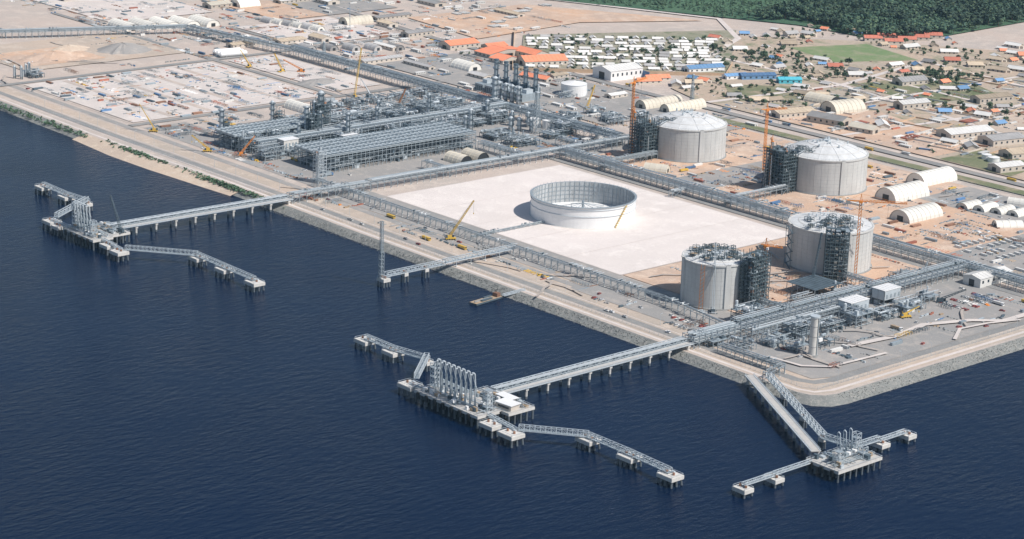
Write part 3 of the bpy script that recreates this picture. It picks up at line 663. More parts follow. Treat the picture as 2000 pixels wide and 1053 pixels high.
for i in range(5): module(-826,285+i*34,26,24,U(4,8))
for x,y,r,h in ((-775,107,2.6,30),(-795,185,2.2,26),(-717,172,2.6,36),(-738,206,3.4,44),(-724,435,3.4,37),(-712,186,2,30),(-728,190,1.6,38),(-700,150,1.8,24),(-690,205,2.4,30),(-650,330,2,20),(-665,350,2.6,22),(-735,350,1.8,26),(-690,395,2.2,22),(-760,300,1.8,20),(-712,260,1.6,26),(-640,385,2.4,14),(-632,390,2.4,14),(-624,400,2,12),(-655,400,2,16),(-640,410,2,16)): column(x,y,r,h)
scaff(-728,198,14,16,38,'column_scaffolding',wob=10); scaff(-712,176,12,12,30,'column_scaffolding',wob=8); scaff(-790,190,8,8,18,'column_scaffolding'); scaff(-775,112,9,9,20,'column_scaffolding')
def stackunit(x,y):
    mb=MB(); mb.box(0,0,0,14,24,9,M['steel']); mb.box(0,14,0,9,8,14,M['steeld']); mb.box(0,2,9,8,10,4,S); mb.cyl(0,14,14,2.6,20,M['steel'],14); mb.cyl(0,14,33.5,3.0,1.6,M['steeld'],14)
    mb.cyl(5,14,0,1.2,18,S,8)
    for z in (16,24,31): mb.tube((0,14,z),(0,14,z+.3),4,M['steeld'],10)
    for i in range(4): mb.box(-5+i*3.3,-12.1,2,2,.3,5,M['steeld'])
    mb.beam((3.2,14,0),(3.2,14,33),.5,M['steeld']); mb.obj('gas_turbine_exhaust_stack',(x,y,GZ))
for i in range(5): stackunit(-812+i*17,500)
for i in range(4): column(-765+i*11,478,2.4,20,'knock_out_drum')
for _ in range(9): module(U(-740,-600),U(450,560),U(14,24),U(14,24),U(4,9))
module(-640,455,40,20,9); module(-600,425,24,24,11); module(-620,350,26,30,9); module(-585,350,26,30,7); module(-590,400,20,20,8)
for x,y in ((-690,128),(-664,190)):
    mb=MB(); mb.box(0,0,0,14,18,14,M['conc']); mb.box(0,0,14,15,19,.6,M['white']); [mb.box(7.05,-6+i*4,3,.2,2,8,M['steel']) for i in range(4)]; [mb.box(-4+i*4,-9.05,3+j*5,2,.2,2,M['glass']) for i in range(3) for j in range(2)]; mb.obj('analyser_building',(x,y,GZ))
def pylon(x,y,h,w,name='lattice_tower',m=None,base=GZ):
    m=m or M['steel']; mb=MB(); k=max(4,int(h/4)); f=lambda z:w/2*(1-.7*z/h)
    for i in range(k):
        z0=h*i/k;z1=h*(i+1)/k;a,b=f(z0),f(z1)
        Q=[(-1,-1),(1,-1),(1,1),(-1,1)]
        for j in range(4):
            s,t=Q[j];u,v=Q[(j+1)%4]; mb.beam((s*a,t*a,z0),(s*b,t*b,z1),.4,m); mb.beam((s*a,t*a,z0),(u*b,v*b,z1),.26,m); mb.beam((u*a,v*a,z0),(s*b,t*b,z1),.26,m); mb.beam((s*b,t*b,z1),(u*b,v*b,z1),.24,m)
    mb.box(0,0,h,w*.5,w*.5,1.2,S); mb.obj(name,(x,y,base))
scaff(-571,80,9,9,32,'flare_support_tower',step=4.5,dens=.15,m=S,wob=1); pylon(-613,397,44,8); pylon(-1045,440,24,5); pylon(-618,640,36,4)
def stank(x,y,r,h,m=None,name='storage_tank'):
    m=m or M['white']; mb=MB(); disk_ring(mb,r,0,r,h,m,40); disk_ring(mb,r,h,.01,h+r*.22,m,40); disk_ring(mb,r+.25,h-.4,r+.25,h+.1,S,40)
    for i in range(12): a=.3+i*.12; mb.box((r+.7)*math.cos(a),(r+.7)*math.sin(a),i*h/12,1.6,1.6,.2,S,a)
    mb.obj(name,(x,y,GZ))
stank(-736,567,15,14); stank(-640,418,6,9); stank(-625,425,6,9); stank(-560,440,5,8); stank(-250,708,6,6); stank(-262,712,5,6)
mb=MB(); mb.cyl(0,0,0,3.3,32,M['conc'],24); mb.cyl(0,0,31,3.9,1.2,S,24); mb.cyl(0,0,0,4.2,2,M['concd'],24)
for z in (8,16,24): mb.tube((0,0,z),(0,0,z+.3),3.5,M['concd'],24)
mb.beam((3.7,0,0),(3.7,0,31),.5,M['steel']); mb.obj('vent_stack',(58,70,GZ))
for x,y,sx,sy,h in ((20,70,18,22,9),(20,100,20,22,11),(40,72,14,14,5),(22,130,16,22,9),(-30,95,16,24,11),(-34,130,14,20,9),(24,160,18,20,10),(-8,30,18,16,8),(12,42,20,10,6),(-36,165,14,20,9),(45,95,12,16,5),(26,190,18,20,8),(24,225,18,24,8),(-34,210,14,24,9),(-32,290,14,24,7),(18,255,14,20,6)):
    module(x,y,sx,sy,h)
def shelter(x,y,sx,sy,h,roof,name='compressor_shelter',a=0,open_=True):
    mb=MB()
    nx=max(2,int(sx/6))
    for i in range(nx+1):
        for t in (-1,1): mb.beam((-sx/2+sx*i/nx,t*sy/2,0),(-sx/2+sx*i/nx,t*sy/2,h),.4,M['steel'])
    mb.box(0,0,h,sx+1,sy+1,.5,roof)
    for i in range(int(sy/4)): mb.box(0,-sy/2+2+i*4,h+.5,sx+.6,.35,.2,roof)
    if not open_:
        mb.box(0,0,h*.4,sx+.4,sy+.4,h*.57,S)
        for i in range(int(sy/5)): mb.box(sx/2+.25,-sy/2+3+i*5,h*.5,.2,2,h*.25,M['steel'])
    for _ in range(6): mb.box(U(-sx/2+2,sx/2-2),U(-sy/2+2,sy/2-2),0,U(2,5),U(2,4),U(1.5,h*.38),C([M['steel'],S,M['steeld']]))
    mb.obj(name,(x,y,GZ),a)
shelter(8,176,13,22,13,M['white'],open_=False); shelter(2,224,13,20,13,M['white'],open_=False); shelter(-50,196,30,34,9,M['steeld'],'substation_canopy')
mb=MB(); mb.gable(0,0,0,44,18,8,2,M['wroof'],M['wroof']); mb.obj('white_warehouse',(14,344,GZ),1.57)
# ------------------------------------------------------------ sheds
occ=[]
def free(x,y,r,add=True):
    for a,b,c in occ:
        if (a-x)**2+(b-y)**2<(c+r)**2: return False
    if add: occ.append((x,y,r))
    return True
for a in ((-457,465,46),(-286,482,48),(-100,272,40),(-85,113,32),(-468,415,18),(-289,430,20),(-514,441,6)): occ.append(a)
B=math.pi/2
def shed_arch(x,y,L,W,H,a,m='whitet',name='barrel_vault_tent',open_=False):
    occ.append((x,y,max(L,W)*.55)); mb=MB(); mb.arch(0,0,0,L,W,H,M[m],0,open_=open_); mb.obj(name,(x,y,GZ),a)
for i in range(5): shed_arch(-1362+i*7,356+i*26,46,22,9,0,'whitet')
shed_arch(-1420,586,34,26,11,B); shed_arch(-1235,636,44,20,10,B,'cream'); shed_arch(-919,560,34,22,10,0); shed_arch(-840,255,40,16,9,0)
shed_arch(-561,245,26,17,9,0,'cream',open_=True); shed_arch(-562,268,26,17,9,0,'cream',open_=True)
shed_arch(-640,610,60,18,10,1.57,'cream'); shed_arch(-610,618,60,16,10,1.57,'cream')
shed_arch(-548,784,36,24,10,.1,'cream',open_=True); shed_arch(-505,770,44,30,13,1.4,'cream'); shed_arch(-420,385,24,16,8,.5,'cream')
shed_arch(-236,588,52,24,12,1.57); shed_arch(-212,512,52,26,13,1.57); shed_arch(-155,462,50,24,11,1.57)
for i in range(4): shed_arch(-150+i*15,536+i*6,24,14,6,1.57)
shed_arch(-85,508,26,14,6,1.0,'whitet'); shed_arch(-130,585,18,12,6,.4)
for i in range(5): shed_arch(-1120+i*14,470+i*24,22,14,7,0,'groof')
for i in range(6): shed_arch(-1300+i*16,540+i*4,20,13,7,0,'whitet' if i%2 else 'groof')
def ware(x,y,L,W,he,hr,wall,roof,a=0,name='warehouse'):
    occ.append((x,y,max(L,W)*.5)); mb=MB(); mb.gable(0,0,0,L,W,he,hr,M[wall],M[roof]); mb.obj(name,(x,y,GZ),a)
ware(-1033,645,46,26,6,4,'wall','oroof',1.5,'orange_roof_building'); ware(-965,655,30,60,6,4,'wall','oroof',0,'orange_roof_building'); ware(-925,628,26,30,6,4,'wall','oroof',0,'orange_roof_building'); ware(-892,660,56,30,7,5,'wall','oroof',1.2,'orange_roof_building')
ware(-935,680,40,24,7,4,'wall','oroof',0,'orange_roof_building'); ware(-1000,676,30,18,5,3,'wall','oroof',1.5,'orange_roof_building')
ware(-826,590,40,14,4,3,'wall','oroof',.2,'orange_roof_building'); ware(-745,712,30,12,4,3,'wall','oroof',1.2,'orange_roof_building'); ware(-738,690,30,12,4,3,'wall','oroof',1.2,'orange_roof_building')
ware(-784,684,50,34,12,4,'white','wroof',1.5,'white_warehouse')
mb=MB(); mb.box(0,0,0,.4,26,9,M['cblue']); mb.box(.3,0,0,.3,8,7,M['dark']); mb.obj('blue_hangar_door',(-766.5,708,GZ),1.5)
ware(-752,800,50,16,6,3,'white','blue',1.3,'blue_roof_building'); ware(-684,822,44,15,6,2,'blue','cblue',1.1,'blue_roof_building'); ware(-645,836,28,14,6,2,'turq','turq',1.0,'turquoise_building'); ware(-700,800,30,12,5,2,'white','blue',1.3,'blue_roof_building')
for i in range(4):
    for j in range(2): ware(-775+j*30,1150+i*28+j*6,24,12,5,3,'wall','red',.9,'red_roof_house_row')
for (x,y,L,W,r) in ((-345,785,60,26,'wroof'),(-300,790,46,26,'groof'),(-250,760,50,22,'broof'),(-520,700,50,24,'broof'),(-470,705,44,24,'groof'),(-300,900,50,22,'wroof'),(-440,960,50,18,'broof'),(-560,960,40,20,'groof'),(-220,690,34,20,'wroof'),(-420,705,30,18,'cream'),(-180,740,30,16,'groof'),(-470,850,40,18,'wroof'),(-380,1000,40,16,'red'),(-200,870,40,20,'broof')):
    ware(x,y,L,W,U(6,8),U(2,4),'wall',r,C([1.2,1.35,.2]))
for (x,y,L,W) in ((-1075,560,40,10),(-1010,500,60,14),(-960,520,50,10),(-1180,420,50,16),(-1170,480,40,20),(-870,540,30,14),(-700,600,26,12),(-820,620,24,12),(-560,520,22,12),(-535,580,26,14),(-500,560,22,12),(-1240,700,60,16),(-1300,820,40,20),(-1180,860,50,14),(-1400,760,60,20)):
    ware(x,y,L,W,4.5,1.5,'wall',C(['wroof','groof','broof']),C([0,B]),'site_office')
n=0
while n<34:
    x,y=C([(U(-1750,-1300),U(340,660)),(U(-1600,-1250),U(650,880)),(U(-1280,-1080),U(640,720)),(U(-1300,-900),U(485,630))]); L=U(22,56); W=U(12,22)
    n+=1
    if free(x,y,L*.5+3,False): ware(x,y,L,W,U(4,7),U(1.5,3),'wall',C(['wroof','wroof','groof','broof','cream']),C([0,B]))
mb=MB()
for i in range(3): mb.hvessel(0,i*9,4,34,3.2,M['white'],0,14)
mb.obj('horizontal_storage_vessels',(-1130,366,GZ),1.4)
stank(-1160,95,3,7,S); 
for i in range(4): column(-1150+U(-14,14),92+U(-14,14),1.6,14,'silo',False)
module(-1150,104,18,16,8)
def mound(x,y,rx,ry,h,m,name):
    mb=MB(); n=28;k=7; ph=[U(.85,1.15) for _ in range(n)]
    P=lambda i,j:(rx*ph[j%n]*(1-i/k)*math.cos(2*math.pi*j/n),ry*ph[j%n]*(1-i/k)*math.sin(2*math.pi*j/n),h*math.sin((i/k)*math.pi/2)**1.3*(1+.05*math.sin(j*3)))
    for i in range(k):
        for j in range(n): mb.face([P(i,j),P(i,j+1),P(i+1,j+1),P(i+1,j)],m)
    mb.obj(name,(x,y,GZ))
mound(-1236,180,26,50,8,G_oran,'sand_stockpile'); mound(-1233,275,30,36,9,G_grey,'gravel_stockpile'); mound(-1270,220,20,30,6,G_sand,'sand_stockpile'); mound(-950,360,20,30,4,G_grey,'gravel_stockpile'); mound(-180,385,12,18,3,G_oran,'sand_stockpile')
# ------------------------------------------------------------ small stuff prototypes
def carmesh(m,L=4.6,W=1.9,pick=False):
    mb=MB(); mb.box(0,0,.35,L,W,.75,m)
    b=len(mb.v); x0,x1=(-L*.45,L*.2) if not pick else (-L*.08,L*.22)
    mb.v+=[(x0,-W/2+.05,1.1),(x1,-W/2+.05,1.1),(x1,W/2-.05,1.1),(x0,W/2-.05,1.1),(x0+.5,-W/2+.25,1.65),(x1-.6,-W/2+.25,1.65),(x1-.6,W/2-.25,1.65),(x0+.5,W/2-.25,1.65)]
    for f,mm in (((4,5,6,7),m),((0,1,5,4),M['glass']),((1,2,6,5),M['glass']),((2,3,7,6),M['glass']),((3,0,4,7),M['glass'])): mb.f.append(tuple(b+i for i in f)); mb.m.append(mb.mi(mm))
    for x in (-L*.3,L*.3):
        for s in (-1,1): mb.tube((x,s*W/2-.12,.36),(x,s*W/2+.12,.36),.36,M['tyre'],10)
    return proto(mb,'car')
CARS=[carmesh(M['car']),carmesh(M['car']),carmesh(M['carr']),carmesh(M['cwhite'],5.2,1.9,True),carmesh(M['cwhite'])]
def truckmesh(cab,body):
    mb=MB(); mb.box(4.2,0,.6,2,2.4,2.4,cab); mb.box(5.1,0,1.7,.3,2.1,1,M['glass']); mb.box(-1,0,.8,8.4,2.4,.4,M['steeld']); mb.box(-1,0,1.2,8.2,2.4,1.8,body)
    for x in (-4,-2.6,3.8):
        for s in (-1,1): mb.tube((x,s*1.1-.2,.5),(x,s*1.1+.2,.5),.5,M['tyre'],10)
    return proto(mb,'truck')
TRUCKS=[truckmesh(M['white'],M['wood']),truckmesh(M['yellow'],M['yellow']),truckmesh(M['white'],M['cwhite']),truckmesh(M['cblue'],M['steel'])]
def contmesh(m,L=12.2):
    mb=MB(); mb.box(0,0,.15,L,2.44,2.45,m)
    for i in range(int(L/.9)):
        x=-L/2+.6+i*.9
        for s in (-1,1): mb.box(x,s*1.24,.3,.4,.1,2.2,m)
    for a in (-1,1):
        for s in (-1,1): mb.box(a*(L/2-.1),s*1.15,0,.3,.3,2.7,m)
    mb.box(L/2+.03,-.6,.3,.06,1.0,2.2,M['steeld']); mb.box(L/2+.03,.6,.3,.06,1.0,2.2,M['steeld'])
    return proto(mb,'container')
CONT=[contmesh(M['cred']),contmesh(M['cblue']),contmesh(M['cwhite']),contmesh(M['cwhite']),contmesh(M['steel'],6.1),contmesh(M['rust']),contmesh(M['cwhite'],6.1),contmesh(M['cred'],6.1),contmesh(M['steel'])]
def cabinmesh():
    mb=MB(); mb.box(0,0,.3,14,5,2.8,M['cwhite']); mb.box(0,0,3.1,14.6,5.6,.25,M['wroof'])
    for i in range(5):
        for s in (-1,1): mb.box(-5.5+i*2.7,s*2.5,1.5,1.2,.15,1,M['glass'])
    mb.box(7,0,.3,.15,1,2.1,M['dark']); mb.box(-6,0,0,.5,4,.3,M['concd']); mb.box(6,0,0,.5,4,.3,M['concd']); return proto(mb,'cabin')
CAB=cabinmesh()
def pipestack(m):
    mb=MB()
    for r in range(3):
        for i in range(6-r): mb.tube((-6,-2.2+i*.8+r*.4,.5+r*.68),(6,-2.2+i*.8+r*.4,.5+r*.68),.38,m,8)
    for x in (-4,4): mb.box(x,0,0,.3,5.4,.14,M['wood'])
    return proto(mb,'pipestack')
PST=[pipestack(M['rust']),pipestack(M['pipeg']),pipestack(M['steeld']),pipestack(M['steel'])]
MUT=[M['rust'],M['steel'],M['steel'],M['steeld'],M['steeld'],M['pipeg'],M['pipeg'],M['wood'],M['concd'],M['concd'],S,M['white'],M['cblue'],M['cred'],M['rust'],M['groof']]
def yard_items(name,x0,y0,x1,y1,n,cols=None):
    cols=cols or MUT
    mb=MB()
    for _ in range(n):
        cx,cy=U(x0,x1),round(U(y0,y1)/9)*9+U(-1.5,1.5); along=R()<.75; k=int(U(3,14)); m=C(cols)
        if not free(cx,cy,2,False): continue
        t=R(); 
        for i in range(k):
            o=(i-k/2)*U(2.6,3.4); x,y=(cx+o,cy+U(-1,1)) if along else (cx+U(-1,1),cy+o)
            if x<x0 or x>x1 or y<y0 or y>y1: continue
            if R()<.2: m=C(cols+[M['yellow'],M['orange']]) if R()<.3 else C(cols)
            if t<.4: mb.box(x,y,GZ,U(.6,2.0),U(.8,4),U(.4,1.8),m,U(-.1,.1))
            elif t<.65: mb.tube((x,y-3,GZ+.6),(x,y+3,GZ+.6),U(.25,.55),m,6)
            elif t<.75:
                s=U(1.2,2.2)
                for a in (-s,s):
                    for b in (-s,s): mb.beam((x+a,y+b,GZ),(x+a,y+b,GZ+2.5),.2,m)
                    mb.beam((x+a,y-s,GZ+2.5),(x+a,y+s,GZ+2.5),.2,m); mb.beam((x-s,y+a,GZ+2.5),(x+s,y+a,GZ+2.5),.2,m)
            elif t<.9: mb.box(x,y,GZ,U(.5,1.2),U(4,8),U(.3,.7),m,0)
            else: mb.cyl(x,y,GZ,U(.6,1.2),U(.8,1.6),m,8)
    mb.obj(name)
yard_items('laydown_materials',-1112,72,-888,320,210); yard_items('laydown_materials',-868,70,-792,290,70); yard_items('laydown_materials',-1110,345,-895,412,60)
yard_items('laydown_materials',-1330,70,-1140,330,36); yard_items('laydown_materials',-1700,330,-1140,620,300); yard_items('laydown_materials',-1280,480,-900,640,160)
yard_items('laydown_materials',-500,368,-30,598,320); yard_items('laydown_materials',-1600,640,-1060,900,200); yard_items('laydown_materials',-540,480,-500,620,30); yard_items('laydown_materials',-170,150,-30,330,50)
yard_items('laydown_materials',35,60,92,330,26); yard_items('laydown_materials',-50,370,90,600,90); yard_items('laydown_materials',-860,440,-560,640,130); yard_items('laydown_materials',-590,330,-530,600,30)
yard_items('storage_yard_goods',-600,670,-120,900,380); yard_items('storage_yard_goods',-500,900,-120,1200,220); yard_items('laydown_materials',-560,36,-30,64,34); yard_items('laydown_materials',-780,66,-560,84,30)
def scatter(kind,meshes,x0,y0,x1,y1,n,rots=(0,B),rad=5,jit=.05,z=GZ):
    for _ in range(n):
        x,y=U(x0,x1),U(y0,y1)
        if free(x,y,rad): inst(C(meshes),kind,x,y,z,C(rots)+U(-jit,jit))
def rowof(kind,meshes,x,y,dx,dy,n,rz,z=GZ):
    for i in range(n):
        if R()<.9: inst(C(meshes),kind,x+dx*i,y+dy*i,z,rz+U(-.03,.03))
scatter('shipping_container',CONT,-1112,72,-888,320,26); scatter('shipping_container',CONT,-1280,480,-900,640,36); scatter('shipping_container',CONT,-500,368,-60,598,60); scatter('shipping_container',CONT,-600,670,-120,1050,110,rots=(0,B,.4,1.9)); scatter('shipping_container',CONT,-1600,330,-1140,900,90); scatter('shipping_container',CONT,-860,440,-560,640,36); scatter('shipping_container',CONT,-60,380,90,600,26); scatter('shipping_container',CONT,30,80,95,330,7)
for _ in range(14):
    x,y=U(-580,-160),U(680,900); rowof('shipping_container',[C(CONT)],x,y,0,3.0,int(U(4,9)),0)
for _ in range(8):
    x,y=U(-1230,-1060),U(730,960); rowof('shipping_container',[CONT[2]],x,y,0,3.2,int(U(4,9)),0)
scatter('pipe_stack',PST,-1112,72,-800,320,50); scatter('pipe_stack',PST,-500,368,-60,598,30); scatter('pipe_stack',PST,-1500,330,-900,640,60)
scatter('site_cabin',[CAB],-1300,480,-900,640,30,rad=7); scatter('site_cabin',[CAB],-600,670,-120,950,50,rad=7); scatter('site_cabin',[CAB],-560,370,-500,640,12,rad=7); scatter('site_cabin',[CAB],-860,480,-560,640,26,rad=7); scatter('site_cabin',[CAB],-1600,640,-1060,900,50,rad=7)
for j in range(4): rowof('white_tank_container',[CONT[6]],-66+j*15,400+j*3,0,8.5,9,0)
for j in range(4): rowof('parked_car',CARS,30,262+j*14,3.1,0,9,B)
rowof('parked_car',CARS,-70,52,4,.3,14,B); rowof('parked_car',CARS,-60,40,5,0,9,B); rowof('parked_car',CARS,34,64,0,4,12,0); rowof('parked_car',CARS,-560,600,4,0,10,B)
for j in range(3): rowof('parked_car',CARS,-870,600+j*12,4,0,20,B)
scatter('parked_car',CARS,-1100,60,-560,330,40,rad=3,jit=.5); scatter('parked_car',CARS,-500,366,60,600,60,rad=3,jit=.5); scatter('parked_car',CARS,-560,36,-20,66,24,rad=3,jit=.3); scatter('parked_car',CARS,-700,670,-120,1050,90,rad=3,jit=.6); scatter('parked_car',CARS,10,40,96,330,20,rad=3,jit=.4)
for i in range(10): inst(C(CARS),'parked_car',U(-560,80),20+U(-2,2)+1,GZ+.2,C([0,math.pi]))
scatter('truck',TRUCKS,-1100,60,-560,330,16,rad=6); scatter('truck',TRUCKS,-500,366,60,600,22,rad=6); scatter('truck',TRUCKS,-560,36,-20,66,6,rad=6,rots=(0,)); scatter('truck',TRUCKS,-1500,640,-120,660,14,rad=4,rots=(0,)); scatter('truck',TRUCKS,10,60,96,330,6,rad=6)
mb=MB(); mb.tube((0,0,0),(0,0,9),.16,S,6,.1); mb.beam((0,0,9),(0,1.6,9.3),.15,S); mb.box(0,1.8,9.2,.4,.9,.18,S); LAMP=proto(mb,'lamp')
for i in range(30): inst(LAMP,'street_lamp',-1000+i*36,31,GZ)
for i in range(8): inst(LAMP,'street_lamp',108,40+i*36,GZ,B)
def fence(path,name='perimeter_fence',h=2.2,m=None):
    mb=MB(); m=m or S
    for (a,b),(c,d) in zip(path,path[1:]):
        L=math.hypot(c-a,d-b); k=max(1,int(L/5))
        for i in range(k): x,y=a+(c-a)*i/k,b+(d-b)*i/k; mb.beam((x,y,GZ),(x,y,GZ+h),.16,m)
        for z in (.3,h*.5,h): mb.beam((a,b,GZ+z),(c,d,GZ+z),.1,m)
    mb.obj(name)
fence([(-1059,24),(-866,20),(-560,14),(-400,11),(0,10),(100,10),(110,16),(111,60),(111,600)]); fence([(-1400,640),(-700,636),(-640,604),(-160,612),(100,626)])
def walls(pts,name,h=3.4,m=None):
    mb=MB()
    for (a,b),(c,d) in zip(pts,pts[1:]): mb.box((a+c)/2,(b+d)/2,GZ,math.hypot(c-a,d-b),.7,h,m or M['bwall'],math.atan2(d-b,c-a))
    mb.obj(name)
walls([(-1070,772),(-880,600),(-715,800),(-760,860)],'village_boundary_wall',4.5)
for i in range(26):
    x,y=U(-620,-150),U(680,1120); w,d=U(30,70),U(25,55); c,s=math.cos(.15),math.sin(.15)
    P=[(x+u*c-v*s,y+u*s+v*c) for u,v in ((0,0),(w,0),(w,d),(0,d),(0,0))]; walls(P,'compound_wall',2.6,C([M['bwall'],M['wall'],M['conc']]))
# ------------------------------------------------------------ village houses
def housemesh(roof,L=12,W=8):
    mb=MB(); mb.gable(0,0,0,L,W,2.8,1.8,M['wall'],M[roof],0,.7,doors=False)
    for s in (-1,1):
        for u in (-L*.3,L*.25): mb.box(u,s*W/2,1,1.4,.2,1.2,M['glass'])
        mb.box(0,s*W/2,0,1,.2,2.1,M['dark'])
    mb.box(L/2+1.6,0,0,2.6,3,2.4,M['wall']); return proto(mb,'house')
H_W=[housemesh('wroof',13,7),housemesh('wroof',10,7),housemesh('wroof',14,6),housemesh('groof',12,7)]
H_T=[housemesh('wroof'),housemesh('groof'),housemesh('broof',14,9),housemesh('red'),housemesh('wroof',16,8),housemesh('groof',12,8),housemesh('oroof',9,7),housemesh('broof'),housemesh('broof',9,7),housemesh('blue',10,7)]
e1=(Vector((-1050,770))-Vector((-880,612))); e2=(Vector((-724,815))-Vector((-880,612))); va=math.atan2(e2.y,e2.x)
def inv(u,v): p=Vector((-880,612))+e1*u+e2*v; return p.x,p.y
for i in range(11):
    for j in range(15):
        if R()<.16: continue
        x,y=inv(.06+.088*i+U(-.008,.008),.04+.066*j+U(-.012,.012)); occ.append((x,y,6)); inst(C(H_W),'village_house',x,y,GZ,va+(B if R()<.3 else 0)+U(-.06,.06))
for _ in range(640):
    x,y=U(-900,60),U(690,1320)
    if y>1010+(x+900)*.5+150 or (x<-740 and y<900): continue
    if -810<x<-650 and 985<y<1120: continue
    if free(x,y,8.5): inst(C(H_T),'town_house',x,y,GZ,C([va,va+B,0.2,1.4])+U(-.08,.08),U(.8,1.6))
# ------------------------------------------------------------ trees
def treemesh(h=9,r=4.5,n=150,leaf='leaf'):
    mb=MB(); mb.tube((0,0,0),(0,0,h*.5),.3,M['trunk'],6,.18)
    cl=[]
    for i in range(7):
        a=U(0,6.28);q=U(.2,.75)*r; z=h*U(.5,.88); cl.append((q*math.cos(a),q*math.sin(a),z,U(.28,.5)*r)); mb.tube((0,0,h*.4),(q*math.cos(a),q*math.sin(a),z),.14,M['trunk'],4,.06)
    cl.append((0,0,h*.85,r*.45))
    for _ in range(n):
        cx,cy,cz,cr=C(cl); d=Vector((U(-1,1),U(-1,1),U(-1,1))).normalized()*cr*U(.6,1.05); c=Vector((cx,cy,cz))+d
        nrm=(d.normalized()+Vector((U(-.6,.6),U(-.6,.6),U(-.2,.8)))).normalized(); t=nrm.orthogonal().normalized(); b=nrm.cross(t); s=U(.35,.8)*r*.22
        mb.face([c-t*s-b*s,c+t*s-b*s*.6,c+t*s*.8+b*s,c-t*s*.7+b*s*.9],M[leaf if R()<.7 else 'leafd'])
    return mb
TREES=[proto(treemesh(U(5,8.5),U(2.6,4.4)),'tree') for _ in range(6)]
def trees(n,x0,y0,x1,y1,cond=lambda x,y:True,s=(.5,1.1)):
    for _ in range(n):
        x,y=U(x0,x1),U(y0,y1)
        if cond(x,y) and free(x,y,2.2,False): inst(C(TREES),'tree',x,y,GZ,U(0,6.28),U(*s))
for _ in range(230): 
    x,y=inv(U(0,1),U(0,1))
    if free(x,y,1,False): inst(C(TREES),'tree',x,y,GZ,U(0,6),U(.5,1.1))
trees(300,-880,830,-540,1200,lambda x,y:not(-805<x<-650 and 985<y<1120) and y<1200+(x+700)*.3+60); trees(80,-700,690,-540,830); trees(150,-540,680,0,1300); trees(50,-1100,600,-740,640,s=(.4,.7))
for cx,cy,n in ((-560,1010,60),(-650,900,34),(-430,900,30),(-250,1080,50),(-760,930,50)):
    for _ in range(n):
        x,y=random.gauss(cx,28),random.gauss(cy,28)
        if free(x,y,1,False): inst(C(TREES),'tree',x,y,GZ,U(0,6),U(.6,1.4))
forest=bpy.data.objects.new('forest',None); COL.objects.link(forest)
def patch(ms,k=22,hr=(9,17)):
    mb=MB()
    for _ in range(k):
        x,y=U(-22,22),U(-22,22);h=U(*hr);r=U(3.5,6.5)*hr[1]/17; mb.tube((x,y,0),(x,y,h*.7),.3,M['trunk'],4,cap=False)
        for _ in range(46):
            d=Vector((U(-1,1),U(-1,1),U(-.5,1))).normalized(); c=Vector((x,y,h*.75))+Vector((d.x*r,d.y*r,d.z*h*.3))*U(.7,1.05)
            nr=(d+Vector((U(-.5,.5),U(-.5,.5),U(-.1,.6)))).normalized(); t=nr.orthogonal().normalized(); b=nr.cross(t); s=U(.8,1.7)*hr[1]/17
            mb.face([c-t*s-b*s,c+t*s-b*s*.6,c+t*s*.8+b*s,c-t*s*.7+b*s*.9],C(ms))
    return proto(mb,'forest_patch')
FD=[patch([M['leafd'],M['leafd'],M['leaf']]) for _ in range(4)]
FL=[patch([M['leafh'],M['leafh'],M['leafh'],M['leaf']],18,(3,7)) for _ in range(4)]
def infor(x,y):
    if x<-905: lim=990+(x+1240)*(160/335.)
    elif x<-780: lim=1155
    else: lim=1165+(x+780)*1.5
    if x>-735: return False
    return y>lim+14
for i in range(0,36):
    for j in range(0,38):
        x=-1930+i*33+U(-6,6);y=820+j*33+U(-6,6)
        if not infor(x,y): continue
        light=x+ (y-1100)*.25<-960
        if light and (math.sin(x*.021+1)*math.sin(y*.017)>.45 or R()<.12): continue
        inst(C(FL if light else FD),'forest_patch',x,y,GZ,U(0,6.28),(U(.95,1.2),U(.95,1.2),U(.8,1.2)),forest)
shr=MB()
for _ in range(700):
    if R()<.55: x=U(-1300,-860); y=random.gauss(-2 if x>-1059 else -2+(-1059-x)*.03,2.4)
    else: x=random.gauss(-760 if R()<.4 else -610,30); y=random.gauss(1,1.6)
    z=GZ-1.2 if y<0 else GZ
    for _ in range(5):
        c=Vector((x+U(-1.5,1.5),y+U(-1.5,1.5),z+U(0,1.6))); a=Vector((U(-1,1),U(-1,1),U(-.4,.4)))*.9; b=Vector((U(-1,1),U(-1,1),U(.2,1)))*.8
        shr.face([c-a-b,c+a-b,c+a+b,c-a+b],M['leaf'] if R()<.5 else M['leafh'])
shr.obj('shoreline_shrubs')
mb=MB(); mb.cyl(0,0,-.5,2.2,1.6,M['orange'],14); mb.cyl(0,0,1.1,1.2,2.6,M['orange'],8,.5); mb.cyl(0,0,3.7,.3,.8,M['yellow'],8); mb.obj('navigation_buoy',(-845,-138,0))
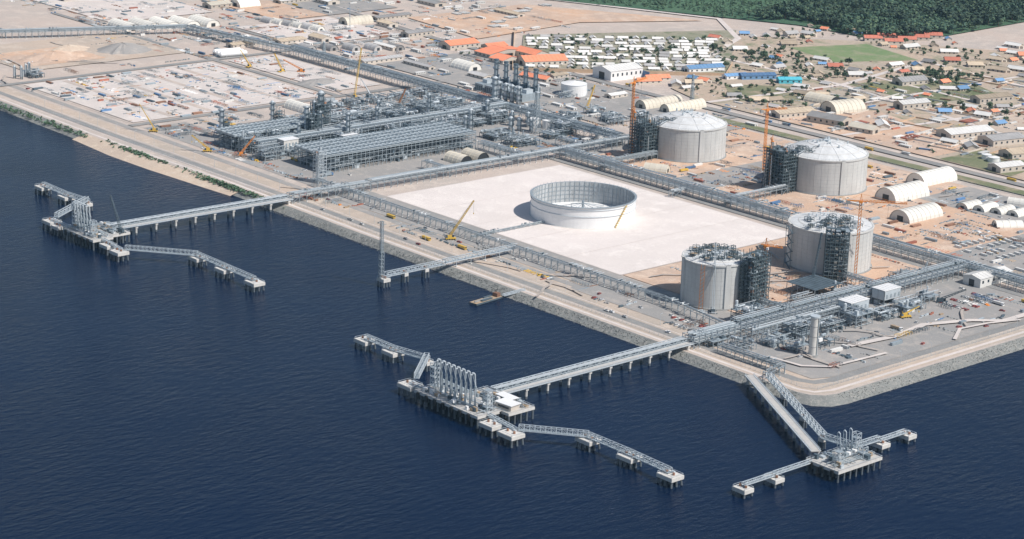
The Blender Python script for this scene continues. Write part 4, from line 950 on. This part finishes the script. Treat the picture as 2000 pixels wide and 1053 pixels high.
# ------------------------------------------------------------ atmospheric haze (real scattering volume over the whole site)
hm=bpy.data.materials.new('haze_volume'); hm.use_nodes=True; nt=hm.node_tree; nt.nodes.clear()
vs=nt.nodes.new('ShaderNodeVolumeScatter'); vs.inputs['Color'].default_value=(.45,.75,1,1); vs.inputs['Density'].default_value=2.2e-5; vs.inputs['Anisotropy'].default_value=0
ou=nt.nodes.new('ShaderNodeOutputMaterial'); nt.links.new(vs.outputs[0],ou.inputs['Volume'])
mb=MB(); mb.box(-1000,1500,-8,15900,14900,900,hm); mb.obj('atmospheric_haze')
# ------------------------------------------------------------ camera, light, sky
X=Vector((4000,-1406,4297)).normalized(); Bv=Vector((5000,1091,-4297)); Bv=(Bv-X*Bv.dot(X)).normalized(); Z=X.cross(Bv)
cd=bpy.data.cameras.new('camera'); co=bpy.data.objects.new('camera',cd); COL.objects.link(co)
cd.sensor_width=36; cd.lens=77.35; cd.clip_start=10; cd.clip_end=30000
Mx=Matrix((tuple(X),tuple(Bv),tuple(Z))).to_4x4(); Mx.translation=(1068,-1149,525); co.matrix_world=Mx; sc.camera=co
sd=Vector((.945,.325,0)).normalized(); el=math.radians(50); d=Vector((sd.x*math.cos(el),sd.y*math.cos(el),math.sin(el)))
s=bpy.data.lights.new('sun','SUN'); s.energy=4.6; s.angle=math.radians(.5); s.color=(1,.955,.9)
so=bpy.data.objects.new('sun',s); so.rotation_euler=d.to_track_quat('Z','Y').to_euler(); so.location=(0,0,800); COL.objects.link(so)
w=bpy.data.worlds.new('World'); sc.world=w; w.use_nodes=True; nt=w.node_tree
sky=nt.nodes.new('ShaderNodeTexSky'); sky.sky_type='NISHITA'; sky.sun_disc=False; sky.sun_elevation=el; sky.sun_rotation=math.atan2(sd.x,sd.y)
nt.links.new(sky.outputs[0],nt.nodes['Background'].inputs[0]); nt.nodes['Background'].inputs[1].default_value=.09
sc.view_settings.view_transform='Standard'; sc.view_settings.look='None'; sc.view_settings.exposure=0
print(len(bpy.data.objects))
